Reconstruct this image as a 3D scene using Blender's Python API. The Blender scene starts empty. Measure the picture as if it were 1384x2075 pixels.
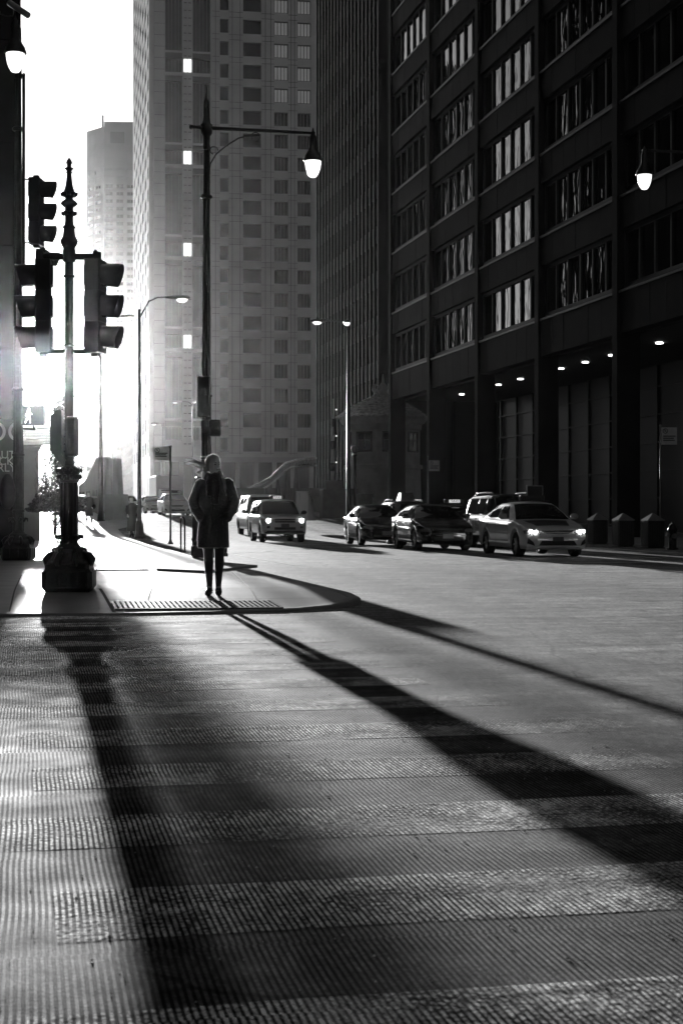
import bpy, bmesh, math, random
from mathutils import Vector, Matrix
from mathutils.bvhtree import BVHTree
random.seed(7)
R = math.radians
scene = bpy.context.scene
COL = scene.collection
F = 3200.0; CX = 692.0; HY = 1040.0; CH = 1.15      # focal length in photo pixels, centre, horizon, eye height
A = R(12.04); SA, CA = math.sin(A), math.cos(A)      # the street runs 12 degrees left of the view
def S(u, v, z=0.0): return Vector((-u*SA + v*CA, u*CA + v*SA, z))
def uv_of(p): return (-p[0]*SA + p[1]*CA, p[0]*CA + p[1]*SA)
def G(x, y, z=0.0):
    Y = F*(CH-z)/(y-HY); return Vector(((x-CX)*Y/F, Y, z))
def P(x, y, Y): return Vector(((x-CX)*Y/F, Y, CH-(y-HY)*Y/F))
def sst(t): t = max(0.0, min(1.0, t)); return t*t*(3-2*t)
def ground_z(u): return 1.12*sst((u-66)/46.0)
def gz(p): return ground_z(uv_of(p)[0])
def wz(p):
    # top of the corner pavement: almost flush at the crossing, full kerb height further back
    u = uv_of(p)[0]; return .014 + .136*sst((u-17.5)/4.0)
def GW(x, y):
    Y = 19.0
    for _ in range(30):
        q = Vector(((x-CX)*Y/F, Y, 0)); Y = F*(CH-wz(q))/(y-HY)
    return Vector(((x-CX)*Y/F, Y, wz(Vector(((x-CX)*Y/F, Y, 0)))))
# ---------------------------------------------------------------- materials
MATS = {}
def mat(name, col=.2, rough=.6, metal=0.0, amp=.25, scale=8.0, bump=0.0, bscale=None, emit=0.0, coat=0.0, spec=.5, tr=0.0, stretch=None, tint=1.0):
    if name in MATS: return MATS[name]
    m = bpy.data.materials.new(name); m.use_nodes = True
    nt = m.node_tree; N = nt.nodes; L = nt.links
    b = N['Principled BSDF']
    b.inputs['Roughness'].default_value = rough; b.inputs['Metallic'].default_value = metal
    b.inputs['Specular IOR Level'].default_value = spec
    if coat: b.inputs['Coat Weight'].default_value = coat; b.inputs['Coat Roughness'].default_value = .05
    if tr: b.inputs['Transmission Weight'].default_value = tr
    tc = N.new('ShaderNodeTexCoord'); src = tc.outputs['Object']
    if stretch:
        mp = N.new('ShaderNodeMapping'); mp.inputs['Scale'].default_value = stretch
        L.new(src, mp.inputs['Vector']); src = mp.outputs['Vector']
    nz = N.new('ShaderNodeTexNoise'); nz.inputs['Scale'].default_value = scale; nz.inputs['Detail'].default_value = 6
    L.new(src, nz.inputs['Vector'])
    cr = N.new('ShaderNodeMapRange'); cr.inputs['From Min'].default_value = .3; cr.inputs['From Max'].default_value = .7
    cr.inputs['To Min'].default_value = col*(1-amp); cr.inputs['To Max'].default_value = col*(1+amp)
    L.new(nz.outputs['Fac'], cr.inputs['Value'])
    cb = N.new('ShaderNodeCombineColor')
    for k in ('Red', 'Green', 'Blue'): L.new(cr.outputs['Result'], cb.inputs[k])
    L.new(cb.outputs['Color'], b.inputs['Base Color'])
    if bump:
        n2 = N.new('ShaderNodeTexNoise'); n2.inputs['Scale'].default_value = bscale or scale*4; n2.inputs['Detail'].default_value = 3
        L.new(src, n2.inputs['Vector'])
        bp = N.new('ShaderNodeBump'); bp.inputs['Strength'].default_value = bump; bp.inputs['Distance'].default_value = .02
        L.new(n2.outputs['Fac'], bp.inputs['Height']); L.new(bp.outputs['Normal'], b.inputs['Normal'])
    if emit:
        b.inputs['Emission Color'].default_value = (1, 1, 1, 1); b.inputs['Emission Strength'].default_value = emit
    MATS[name] = m
    return m
# ---------------------------------------------------------------- mesh builder
class MB:
    def __init__(s): s.v = []; s.f = []; s.m = []; s.sm = []
    def add(s, vs, fs, mi=0, smooth=False):
        o = len(s.v); s.v += [Vector(p) for p in vs]
        for f in fs: s.f.append([i+o for i in f]); s.m.append(mi); s.sm.append(smooth)
        return s
    def box(s, a, b, mi=0):
        x0, y0, z0 = a; x1, y1, z1 = b
        vs = [(x0,y0,z0),(x1,y0,z0),(x1,y1,z0),(x0,y1,z0),(x0,y0,z1),(x1,y0,z1),(x1,y1,z1),(x0,y1,z1)]
        return s.add(vs, [(0,3,2,1),(4,5,6,7),(0,1,5,4),(1,2,6,5),(2,3,7,6),(3,0,4,7)], mi)
    def bbox(s, a, b, r=.02, mi=0):
        # box with chamfered vertical edges and top
        x0, y0, z0 = a; x1, y1, z1 = b
        def ring(i, z): return [(x0+r+i,y0+i,z),(x1-r-i,y0+i,z),(x1-i,y0+r+i,z),(x1-i,y1-r-i,z),(x1-r-i,y1-i,z),(x0+r+i,y1-i,z),(x0+i,y1-r-i,z),(x0+i,y0+r+i,z)]
        return s.loft([ring(r*.7, z0), ring(0, z0+r), ring(0, z1-r), ring(r*.7, z1)], mi, False)
    def obox(s, c, sz, M=None, mi=0):
        h = Vector(sz)/2; c = Vector(c)
        vs = []
        for p in [(-1,-1,-1),(1,-1,-1),(1,1,-1),(-1,1,-1),(-1,-1,1),(1,-1,1),(1,1,1),(-1,1,1)]:
            q = Vector((p[0]*h.x, p[1]*h.y, p[2]*h.z)); q = M @ q if M else q
            vs.append(c+q)
        return s.add(vs, [(0,3,2,1),(4,5,6,7),(0,1,5,4),(1,2,6,5),(2,3,7,6),(3,0,4,7)], mi)
    def loft(s, rings, mi=0, smooth=True, cap=True, closed=True):
        n = len(rings[0]); vs = [p for r in rings for p in r]; fs = []
        for i in range(len(rings)-1):
            for j in range(n if closed else n-1):
                k = (j+1) % n
                fs.append((i*n+j, i*n+k, (i+1)*n+k, (i+1)*n+j))
        s.add(vs, fs, mi, smooth)
        if cap:
            o = len(s.v)-len(vs)
            s.f.append([o+j for j in range(n)][::-1]); s.m.append(mi); s.sm.append(False)
            s.f.append([o+(len(rings)-1)*n+j for j in range(n)]); s.m.append(mi); s.sm.append(False)
        return s
    def lathe(s, prof, n=20, c=(0,0,0), mi=0, smooth=True, flute=0.0):
        c = Vector(c); rings = []
        for r, z in prof:
            rings.append([c+Vector(((r*(1-(flute if j % 2 else 0)))*math.cos(2*math.pi*j/n), (r*(1-(flute if j % 2 else 0)))*math.sin(2*math.pi*j/n), z)) for j in range(n)])
        return s.loft(rings, mi, smooth)
    def tube(s, pts, rad, n=8, mi=0, smooth=True, ell=1.0):
        pts = [Vector(p) for p in pts]
        if not isinstance(rad, (list, tuple)): rad = [rad]*len(pts)
        rings = []; up = None
        for i, p in enumerate(pts):
            d = (pts[min(i+1, len(pts)-1)]-pts[max(i-1, 0)]).normalized()
            if up is None:
                up = Vector((0, 1, 0)) if abs(d.y) < .8 else Vector((1, 0, 0))
            a = d.cross(up).normalized(); b = a.cross(d).normalized(); up = b
            rings.append([p + a*rad[i]*math.cos(2*math.pi*j/n) + b*rad[i]*ell*math.sin(2*math.pi*j/n) for j in range(n)])
        return s.loft(rings, mi, smooth)
    def prism(s, poly, z0, z1, mi=0):
        n = len(poly)
        vs = [(p[0], p[1], z0) for p in poly]+[(p[0], p[1], z1) for p in poly]
        return s.add(vs, [tuple(range(n))[::-1], tuple(range(n, 2*n))]+[(i, (i+1) % n, (i+1) % n+n, i+n) for i in range(n)], mi)
    def cyl(s, c, d, r, n=20, mi=0, smooth=True):
        c = Vector(c); d = Vector(d); return s.tube([c-d/2, c+d/2], r, n, mi, smooth)
    def ball(s, c, r, n=12, m=8, mi=0):
        c = Vector(c); r = Vector(r) if isinstance(r, (tuple, list, Vector)) else Vector((r, r, r))
        rings = []
        for i in range(1, m):
            t = math.pi*i/m
            rings.append([c+Vector((r.x*math.sin(t)*math.cos(2*math.pi*j/n), r.y*math.sin(t)*math.sin(2*math.pi*j/n), -r.z*math.cos(t))) for j in range(n)])
        return s.loft(rings, mi, True)
    def xf(s, M, i0=0):
        for i in range(i0, len(s.v)): s.v[i] = M @ s.v[i]
        return s
    def build(s, name, mats, parent=None, loc=(0,0,0), rotz=0.0, recalc=True):
        me = bpy.data.meshes.new(name)
        me.from_pydata([tuple(v) for v in s.v], [], s.f)
        if not isinstance(mats, (list, tuple)): mats = [mats]
        for m in mats: me.materials.append(m)
        me.polygons.foreach_set('material_index', s.m); me.polygons.foreach_set('use_smooth', s.sm)
        if recalc:
            bm = bmesh.new(); bm.from_mesh(me); bmesh.ops.recalc_face_normals(bm, faces=bm.faces); bm.to_mesh(me); bm.free()
        me.update()
        o = bpy.data.objects.new(name, me); COL.objects.link(o)
        o.location = loc; o.rotation_euler = (0, 0, rotz)
        if parent: o.parent = parent
        return o
def tag(o, label=None, cat=None, group=None, kind=None):
    if label: o['label'] = label
    if cat: o['category'] = cat
    if group: o['group'] = group
    if kind: o['kind'] = kind
    return o
def thing(name, label, cat, loc=(0,0,0), rotz=0.0, group=None):
    o = bpy.data.objects.new(name, None); COL.objects.link(o); o.empty_display_size = .2
    o.location = loc; o.rotation_euler = (0, 0, rotz)
    return tag(o, label, cat, group)
def copy_tree(o, parent=None):
    c = o.copy(); COL.objects.link(c); c.parent = parent
    for ch in list(o.children): copy_tree(ch, c)
    return c
def dup(o, loc, rotz=None, label=None):
    c = copy_tree(o); c.location = loc
    if rotz is not None: c.rotation_euler = (0, 0, rotz)
    if label: c['label'] = label
    return c
def text_mb(txt, size, depth=.004):
    cu = bpy.data.curves.new('t', 'FONT'); cu.body = txt; cu.size = size; cu.extrude = depth; cu.align_x = 'CENTER'; cu.align_y = 'CENTER'
    ob = bpy.data.objects.new('t', cu); COL.objects.link(ob)
    dg = bpy.context.evaluated_depsgraph_get(); me = bpy.data.meshes.new_from_object(ob.evaluated_get(dg))
    mb = MB(); mb.add([v.co.copy() for v in me.vertices], [tuple(p.vertices) for p in me.polygons])
    bpy.data.objects.remove(ob); bpy.data.curves.remove(cu); bpy.data.meshes.remove(me)
    return mb   # lies in XY plane, facing +Z
FACE = Matrix(((1,0,0),(0,0,-1),(0,1,0))).to_4x4()   # XY plane text -> stands up facing -Y
# ---------------------------------------------------------------- the materials
iron = mat('black_iron', .022, .38, .3, .3, 12, .25, 40)
iron2 = mat('worn_grey_metal', .10, .42, .6, .25, 9, .15, 60)
galv = mat('galvanised_metal', .25, .4, .8, .2, 10)
sigm = mat('signal_housing', .03, .5, 0, .2, 10)
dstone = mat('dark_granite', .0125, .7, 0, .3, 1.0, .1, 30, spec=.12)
stone = mat('limestone', .42, .75, 0, .14, .5, .1, 6)
pstone = mat('pale_stone', .5, .8, 0, .18, 1.5, .2, 12)
conc = mat('concrete', .34, .8, 0, .2, 2.0, .3, 30)
conc_d = mat('dark_concrete', .12, .85, 0, .25, 2.0, .3, 30)
blackm = mat('black_paint_metal', .012, .35, .4, .2, 2)
rubber = mat('tyre_rubber', .02, .8, 0, .2, 20, .2, 80)
plast = mat('black_plastic', .02, .5, 0, .2, 10)
chrome = mat('chrome', .6, .12, 1, .05, 4)
cglass = mat('car_glass', .012, .03, 0, .1, 2, spec=.9)
lampglass = mat('lamp_glass', .75, .18, 0, .08, 9, spec=.8, emit=.8)  # emission stands in for sunlight glowing through the globes
white_p = mat('white_plastic', .7, .4, 0, .05, 4)
headl = mat('headlight_on', .9, .1, 0, .05, 4, emit=25)
spot = mat('ceiling_downlight', .9, .3, 0, .05, 4, emit=4)
litw = mat('lit_window', .8, .3, 0, .12, .4, emit=.8)
reflpane = mat('reflecting_pane', .75, .35, .6, .08, .8, stretch=(6,6,.3))  # pale metallic colour stands in for the bright reflection in these panes
def glass_wavy(name, col, rough, wav, sc, stretch=(1,1,.35), spec=.7, dist=.3):
    m = mat(name, col, rough, 0, .4, .5, spec=spec)
    nt = m.node_tree; N = nt.nodes; L = nt.links
    tc = N.new('ShaderNodeNewGeometry'); mp = N.new('ShaderNodeMapping'); mp.inputs['Scale'].default_value = stretch
    nz = N.new('ShaderNodeTexNoise'); nz.inputs['Scale'].default_value = sc; nz.inputs['Detail'].default_value = 1.5; nz.inputs['Distortion'].default_value = .6
    bp = N.new('ShaderNodeBump'); bp.inputs['Strength'].default_value = wav; bp.inputs['Distance'].default_value = dist
    L.new(tc.outputs['Position'], mp.inputs['Vector']); L.new(mp.outputs['Vector'], nz.inputs['Vector'])
    L.new(nz.outputs['Fac'], bp.inputs['Height']); L.new(bp.outputs['Normal'], N['Principled BSDF'].inputs['Normal'])
    return m
gl_right = glass_wavy('dark_office_glass', .005, .015, .5, 3.2, (1,1,.26), 1.0, .019)
gl_dark = glass_wavy('tower_glass', .008, .04, .10, .8, (1,1,.4), .9, .25)
gl_tower = glass_wavy('smoked_window_glass', .014, .25, .06, .5, (1,1,.6), .06, .2)
gl_side = glass_wavy('side_window_glass', .02, .08, .03, .5, (1,1,.6), 1.0, .2)
# ---------------------------------------------------------------- the ground
def ground_material(name, base, paint=False):
    m = bpy.data.materials.new(name); m.use_nodes = True; nt = m.node_tree; N = nt.nodes; L = nt.links; b = N['Principled BSDF']
    def math_(op, a, c=None, v2=None):
        n = N.new('ShaderNodeMath'); n.operation = op
        for i, q in enumerate((a, c)):
            if q is None: continue
            if isinstance(q, (int, float)): n.inputs[i].default_value = q
            else: L.new(q, n.inputs[i])
        return n.outputs[0]
    def noise(sc, det=4, vec=None, dist=0.0):
        n = N.new('ShaderNodeTexNoise'); n.inputs['Scale'].default_value = sc; n.inputs['Detail'].default_value = det; n.inputs['Distortion'].default_value = dist
        L.new(vec or obj, n.inputs['Vector']); return n.outputs['Fac']
    def mr(v, a, c, d, e):
        n = N.new('ShaderNodeMapRange'); n.inputs['From Min'].default_value = a; n.inputs['From Max'].default_value = c
        n.inputs['To Min'].default_value = d; n.inputs['To Max'].default_value = e; L.new(v, n.inputs['Value']); return n.outputs['Result']
    def mapping(sc):
        n = N.new('ShaderNodeMapping'); n.inputs['Scale'].default_value = sc; L.new(obj, n.inputs['Vector']); return n.outputs['Vector']
    tc = N.new('ShaderNodeTexCoord'); obj = tc.outputs['Object']     # local x = across the street, y = along it
    sp = N.new('ShaderNodeSeparateXYZ'); L.new(obj, sp.inputs[0])
    x, y = sp.outputs['X'], sp.outputs['Y']
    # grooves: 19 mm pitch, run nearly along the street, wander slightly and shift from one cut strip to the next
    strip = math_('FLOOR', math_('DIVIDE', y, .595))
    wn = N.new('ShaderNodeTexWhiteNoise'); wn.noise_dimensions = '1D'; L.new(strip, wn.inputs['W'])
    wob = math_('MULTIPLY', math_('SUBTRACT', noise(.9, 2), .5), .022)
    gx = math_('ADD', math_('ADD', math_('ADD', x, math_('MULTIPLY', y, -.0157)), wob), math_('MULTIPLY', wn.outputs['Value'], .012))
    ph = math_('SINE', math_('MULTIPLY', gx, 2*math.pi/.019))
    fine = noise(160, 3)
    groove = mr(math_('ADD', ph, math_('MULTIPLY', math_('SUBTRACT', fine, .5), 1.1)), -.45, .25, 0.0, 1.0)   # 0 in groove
    # where the grooving is: strong in the crossing, worn to nothing further right
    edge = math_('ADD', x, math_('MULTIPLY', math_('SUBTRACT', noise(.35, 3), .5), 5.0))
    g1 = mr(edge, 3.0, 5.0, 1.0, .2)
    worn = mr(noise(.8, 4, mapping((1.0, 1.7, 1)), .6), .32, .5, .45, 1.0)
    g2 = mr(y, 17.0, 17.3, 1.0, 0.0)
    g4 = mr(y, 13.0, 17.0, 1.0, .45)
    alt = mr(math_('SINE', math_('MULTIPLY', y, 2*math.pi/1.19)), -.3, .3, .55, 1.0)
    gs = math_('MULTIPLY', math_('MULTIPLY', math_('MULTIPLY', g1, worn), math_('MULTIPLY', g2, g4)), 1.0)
    big = noise(.25, 5, None, .8); mid = noise(2.5, 5); streak = noise(1.2, 5, mapping((.25, 2.2, 1)), .5)
    agg = noise(220, 2); agg2 = noise(60, 4)
    v = math_('MULTIPLY', mr(big, .3, .7, .65, 1.3), mr(mid, .3, .7, .72, 1.25))
    v = math_('MULTIPLY', v, mr(streak, .35, .65, .62, 1.38))
    tyre = noise(.9, 3, mapping((.9, .06, 1)), .2); v = math_('MULTIPLY', v, mr(tyre, .4, .6, .8, 1.15))
    v = math_('MULTIPLY', v, mr(agg, .3, .7, .35, 1.65))
    v = math_('MULTIPLY', v, mr(agg2, .3, .7, .55, 1.45)); v = math_('MULTIPLY', v, mr(noise(9, 4), .35, .65, .8, 1.2))
    vo = N.new('ShaderNodeTexVoronoi'); vo.feature = 'DISTANCE_TO_EDGE'; vo.inputs['Scale'].default_value = .16; vw = N.new('ShaderNodeVectorMath'); vw.operation = 'ADD'; nn = N.new('ShaderNodeTexNoise'); nn.inputs['Scale'].default_value = .6; nn.inputs['Detail'].default_value = 8; L.new(obj, nn.inputs['Vector']); L.new(obj, vw.inputs[0]); L.new(nn.outputs['Color'], vw.inputs[1]); L.new(vw.outputs['Vector'], vo.inputs['Vector'])
    crack = mr(vo.outputs['Distance'], .0, .004, .35, 1.0); v = math_('MULTIPLY', v, crack)
    v = math_('MULTIPLY', v, mr(noise(34, 3, mapping((1, .3, 1))), .35, .65, .62, 1.4)); v = math_('MULTIPLY', v, mr(noise(7, 4, mapping((1, .3, 1)), .6), .35, .65, .75, 1.22))
    # cuts across the street where milling passes meet
    seam = math_('ABSOLUTE', math_('SUBTRACT', math_('FRACT', math_('ADD', math_('DIVIDE', y, 1.19), math_('MULTIPLY', noise(.7, 2), .05))), .5))
    seamd = mr(seam, 0.0, .006, .5, 1.0)
    v = math_('MULTIPLY', v, seamd)
    gv = mr(groove, 0, 1, .12 if paint else .24, 1.25 if paint else 1.2)  # grime and the shade of the groove depths, both painted into the colour
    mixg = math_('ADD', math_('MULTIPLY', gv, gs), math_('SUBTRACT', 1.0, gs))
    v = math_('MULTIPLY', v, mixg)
    if not paint:   # sealed darker strip under the crossing, paler dusty roadway elsewhere
        inside = math_('MULTIPLY', mr(edge, 2.6, 3.6, 1, 0), mr(y, 16.8, 17.2, 1, 0)); v = math_('MULTIPLY', v, mr(inside, 0, 1, 1.12, .56))
    v = math_('MULTIPLY', v, base)
    cb = N.new('ShaderNodeCombineColor')
    for k in ('Red', 'Green', 'Blue'): L.new(v, cb.inputs[k])
    L.new(cb.outputs['Color'], b.inputs['Base Color'])
    L.new(mr(mid, .3, .7, .72, .92), b.inputs['Roughness'])
    L.new(math_('MULTIPLY', math_('POWER', mixg, 1.5), .06), b.inputs['Specular IOR Level'])
    hgt = math_('ADD', math_('ADD', math_('MULTIPLY', math_('MULTIPLY', groove, gs), .0035), math_('MULTIPLY', agg, .0016)), math_('MULTIPLY', agg2, .0016))
    bp = N.new('ShaderNodeBump'); bp.inputs['Strength'].default_value = 1.0; bp.inputs['Distance'].default_value = 1.0
    L.new(hgt, bp.inputs['Height']); L.new(bp.outputs['Normal'], b.inputs['Normal'])
    if paint:   # chipped paint: the sheet has holes where it has worn off
        chip = mr(math_('ADD', noise(45, 5), math_('MULTIPLY', noise(2.2, 4), .9)), .88, 1.12, 1, .1)
        chip = math_('MULTIPLY', chip, mr(edge, 2.4, 3.6, 1, .3)); chip = math_('MULTIPLY', chip, mr(math_('ADD', x, math_('MULTIPLY', noise(3, 4), .8)), .3, .6, .5, 1))
        chip = math_('MULTIPLY', chip, mr(noise(1.1, 3), .36, .5, .75, 1))
        L.new(chip, b.inputs['Alpha'])
    MATS[name] = m; return m
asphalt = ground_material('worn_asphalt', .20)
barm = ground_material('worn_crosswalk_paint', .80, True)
linem = mat('road_paint', .5, .6, 0, .35, 6, .2, 60)
def walk_material():
    m = mat('sidewalk_concrete', .30, .5, 0, .22, 1.3, .35, 90)
    nt = m.node_tree; N = nt.nodes; L = nt.links
    return m
walkm = walk_material()
# road: one sheet to the horizon, rising to the bridge
mb = MB()
us = [-120, -40, -10, 0] + [4+i*4 for i in range(40)] + [200, 260, 400, 800, 1600, 3000]
vs_ = [-2000, -600, -150, -60, -30, -15, 0, 10, 19.9, 40, 80, 200, 700, 2500]
vv = [(v, u, ground_z(u)) for u in us for v in vs_]
n = len(vs_)
mb.add(vv, [(i*n+j, i*n+j+1, (i+1)*n+j+1, (i+1)*n+j) for i in range(len(us)-1) for j in range(n-1)], 0, True)
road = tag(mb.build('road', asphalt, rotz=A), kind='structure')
# crosswalk bars
mbs = MB()
for k in range(-1, 14):
    u0 = 4.38 - 1.19 + 1.19*k - .09; u1 = u0 + .57
    xs = [0.05 + .12*math.sin(k*2.3), 3.05 + .25*math.sin(k*1.7+1)]
    n = 10; pts = []
    for i in range(n+1):
        x = xs[0]+(xs[1]-xs[0])*i/n
        pts.append(((x, u0+random.uniform(-.008, .008), .0015), (x, u1+random.uniform(-.008, .008), .0015)))
    mbs.add([p for q in pts for p in q], [(2*i, 2*i+2, 2*i+3, 2*i+1) for i in range(n)])
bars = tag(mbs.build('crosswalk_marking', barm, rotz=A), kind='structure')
# painted lines further up the street
ml = MB()
def stripe(p, q, w, z=.004):
    p = Vector(p); q = Vector(q); d = (q-p); t = Vector((-d.y, d.x, 0)).normalized()*w/2; n = 12; vs = []
    for i in range(n+1):
        c = p.lerp(q, i/n)
        for s_ in (-1, 1):
            e = c + t*s_; vs.append((e.x, e.y, gz(e)+z))
    ml.add(vs, [(2*i, 2*i+1, 2*i+3, 2*i+2) for i in range(n)])
stripe(S(34.5, 9.6), S(34.5, 19.2), .35)
for v in (9.6, 13.0, 16.4):
    for u in range(38, 120, 9): stripe(S(u, v), S(u+3, v), .12)
stripe(S(34, 6.3), S(62, 6.1), .12); stripe(S(36, 3.2), S(60, 3.2), .12)
stripe(G(455, 1122), G(520, 1119), .15); stripe(G(520, 1119), G(548, 1116), .3)
tag(ml.build('lane_marking', linem), kind='structure')
# near sidewalk corner
WZ = .15
pp = [(-900, 1247), (-200, 1245), (225, 1243), (420, 1239), (600, 1232), (660, 1226), (700, 1217), (718, 1209), (700, 1201), (640, 1187), (560, 1168), (520, 1158), (470, 1148), (400, 1131), (340, 1114), (300, 1103), (262, 1090), (240, 1081), (222, 1072)]
poly = [GW(x, y).xy for x, y in pp]
u_, v_ = uv_of(poly[-1])
far = [(S(86, v_+.7)).xy, (S(120, v_+2.5)).xy, S(190, v_+6).xy, S(190, -60).xy, S(60, -60).xy, S(8, -60).xy]
poly += far
def slab(name, poly, z, m, zf=None, kind='structure'):
    # flat slab following the ground, chopped finely along its outline so it can climb the ramp
    bm = bmesh.new()
    vs = [bm.verts.new((p[0], p[1], 0)) for p in poly]
    f = bm.faces.new(vs); bmesh.ops.triangulate(bm, faces=[f])
    us = [uv_of(p)[0] for p in poly]
    u = 60.0
    while u < 130:
        co = S(u, 0); no = S(1, 0)
        bmesh.ops.bisect_plane(bm, geom=bm.verts[:]+bm.edges[:]+bm.faces[:], plane_co=co, plane_no=no); u += 4
    if zf:
        u = 16.5
        while u < 22.5:
            bmesh.ops.bisect_plane(bm, geom=bm.verts[:]+bm.edges[:]+bm.faces[:], plane_co=S(u, 0), plane_no=S(1, 0)); u += .33
    edges = [e for e in bm.edges if len(e.link_faces) == 1]
    r = bmesh.ops.extrude_edge_only(bm, edges=edges)
    new = {v for v in r['geom'] if isinstance(v, bmesh.types.BMVert)}
    for v in bm.verts:
        g = gz(v.co)
        v.co.z = g - .1 if v in new else g + (zf(v.co) if zf else z)
    bmesh.ops.recalc_face_normals(bm, faces=bm.faces)
    # top faces must look up
    me = bpy.data.meshes.new(name); bm.to_mesh(me); bm.free(); me.materials.append(m)
    o = bpy.data.objects.new(name, me); COL.objects.link(o); tag(o, kind=kind)
    return o
slab('sidewalk', poly, WZ, walkm, wz)
# thin kerb stone lying along the edge of the corner
def kerb(name, pts, w, z0, z1, m, kind='structure', zf=None):
    mb = MB(); rings = []
    for i, p in enumerate(pts):
        d = (Vector(pts[min(i+1, len(pts)-1)])-Vector(pts[max(i-1, 0)])); d.z = 0; d.normalize(); t = Vector((-d.y, d.x, 0))
        p = Vector(p); g = gz(p) + (zf(p) if zf else 0)
        rings.append([(p+t*a).xy.to_3d()+Vector((0, 0, g+z)) for a, z in ((-w/2, z0), (-w/2, z1-.02), (-w/2+.02, z1), (w/2, z1), (w/2, z0))])
    mb.loft(rings, 0, False); return tag(mb.build(name, m), kind=kind)
kp = [GW(x, y) for x, y in pp[0:15]]
kerb('kerb', [k.xy.to_3d() for k in kp], .16, -.3, .006, mat('kerb_stone', .26, .6, 0, .25, 2, .3, 50), zf=wz)
# far sidewalk with kerb
kr = [S(u, 19.9) for u in range(20, 124, 6)]
poly2 = [k.xy for k in kr] + [S(122, 60).xy, S(20, 60).xy]
slab('sidewalk', poly2, WZ, mat('far_sidewalk_concrete', .22, .75, 0, .25, .8, .3, 60))
kerb('kerb', kr, .2, -.05, WZ+.006, MATS['kerb_stone'])
# low raised kerb wedge beyond the curb ramp
wedge = [G(318, 1155, .16), G(415, 1150, .24), G(522, 1144, .2), G(455, 1138, .2), G(400, 1135, .24)]
mb = MB(); mb.prism([w.xy for w in wedge], .14, .19); tag(mb.build('kerb_return', MATS['kerb_stone']), kind='structure')
# slab joints in the corner paving: thin dark grooves
mj = MB()
def joint(p, q, w=.03):
    t = (q-p).normalized(); t = Vector((-t.y, t.x, 0)).normalized()*w/2; n = 12; vs = []
    for i in range(n+1):
        c = p.lerp(q, i/n)
        for k in (-1, 1):
            e = c+t*k; vs.append((e.x, e.y, wz(e)+.004))
    mj.add(vs, [(2*i, 2*i+1, 2*i+3, 2*i+2) for i in range(n)])
joint(GW(203, 1193), GW(233, 1242), .04)
joint(GW(205, 1194), GW(560, 1192), .03)
joint(GW(300, 1215), GW(330, 1160), .02); joint(GW(520, 1213), GW(470, 1160), .02); joint(GW(215, 1214), GW(640, 1211), .02); joint(GW(-300, 1205), GW(90, 1204), .02); joint(GW(20, 1240), GW(45, 1165), .02)
for u in (26, 30, 34.5, 39, 44, 50): joint(S(u, -8), S(u, .2-(u-26)*.02), .02)
for v in (-1.2, -3.6): joint(S(23.5, v), S(60, v), .02)
tag(mj.build('paving_joint', mat('joint_dirt', .05, .9)), kind='structure')
# ---------------------------------------------------------------- buildings
CAM = Vector((0, 0, CH))
def win_parts(root, M, rects, name, mats, depth=0.0, maxn=100, nm=1, mull=.05, sill=False, big=None):
    """rects: (x0,x1,z0,z1,y) in facade coordinates; M maps them to root's frame. Each one a pane with thin mullions."""
    rm = root.matrix_basis
    def dist(r): return ((rm @ M @ Vector(((r[0]+r[1])/2, r[4], (r[2]+r[3])/2))) - CAM).length
    rects = sorted(rects, key=dist)
    cache = {}
    def pane(mb, r, o=(0, 0, 0)):
        w = r[1]-r[0]; h = r[3]-r[2]; x0, y0, z0 = o
        npan = r[5] if len(r) > 5 else nm
        mb.add([(x0, y0, z0), (x0+w, y0, z0), (x0+w, y0, z0+h), (x0, y0, z0+h)], [(0, 1, 2, 3)], 0)
        for i in range(1, npan):
            xx = x0+w*i/npan; mb.box((xx-mull/2, y0-.10, z0), (xx+mull/2, y0-.003, z0+h), 1)
        mb.box((x0-.01, y0-.12, z0), (x0+mull, y0-.004, z0+h), 1); mb.box((x0+w-mull, y0-.12, z0), (x0+w+.01, y0-.004, z0+h), 1)
        mb.box((x0+mull, y0-.12, z0+h-mull), (x0+w-mull, y0-.004, z0+h+.01), 1); mb.box((x0+mull, y0-.16, z0-.01), (x0+w-mull, y0-.004, z0+mull*1.3), 1)
    rest = MB()
    for k, r in enumerate(rects):
        if k < maxn:
            key = (round(r[1]-r[0], 2), round(r[3]-r[2], 2), r[5] if len(r) > 5 else nm)
            if key in cache:
                o = cache[key].copy(); COL.objects.link(o)
            else:
                mb = MB(); pane(mb, r); o = mb.build(name, mats, root, recalc=False); cache[key] = o
            o.parent = root
            o.matrix_basis = M @ Matrix.Translation((r[0], r[4], r[2]))
        else: pane(rest, r, (r[0], r[4], r[2]))
    if rest.v:
        rest.xf(M); o = rest.build(name, mats, root, recalc=False); tag(o, kind='stuff')
def grid_wall(mb, xs, zs, t, x_end, z_end, mi=0, x0=0.0, z0=0.0):
    """wall of thickness t with openings xs x zs: full height piers, then spandrels between them (butted)."""
    cur = x0
    for a, b in xs:
        mb.box((cur, 0, z0), (a, t, z_end), mi); cur = b
    mb.box((cur, 0, z0), (x_end, t, z_end), mi)
    for a, b in xs:
        c = z0
        for p, q in zs:
            mb.box((a, .06, c), (b, t, p), mi); c = q
        mb.box((a, .06, c), (b, t, z_end), mi)
I4 = Matrix.Identity(4)
# --- 1. dark granite office block on the right, on columns
VF = 25.0; BAY = 9.9; U0 = 101.7
rb = thing('office_building', 'dark granite office block raised on tall columns over a lit arcade behind the taxis', 'building', S(U0, VF, 0), A-R(90))
NB = 7; LEN = BAY*NB; H0 = 8.63; ST = 3.93
wrows = [(10.46+ST*i, 12.95+ST*i) for i in range(10)]; TOP = wrows[-1][1]+1.6
mb = MB()
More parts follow.
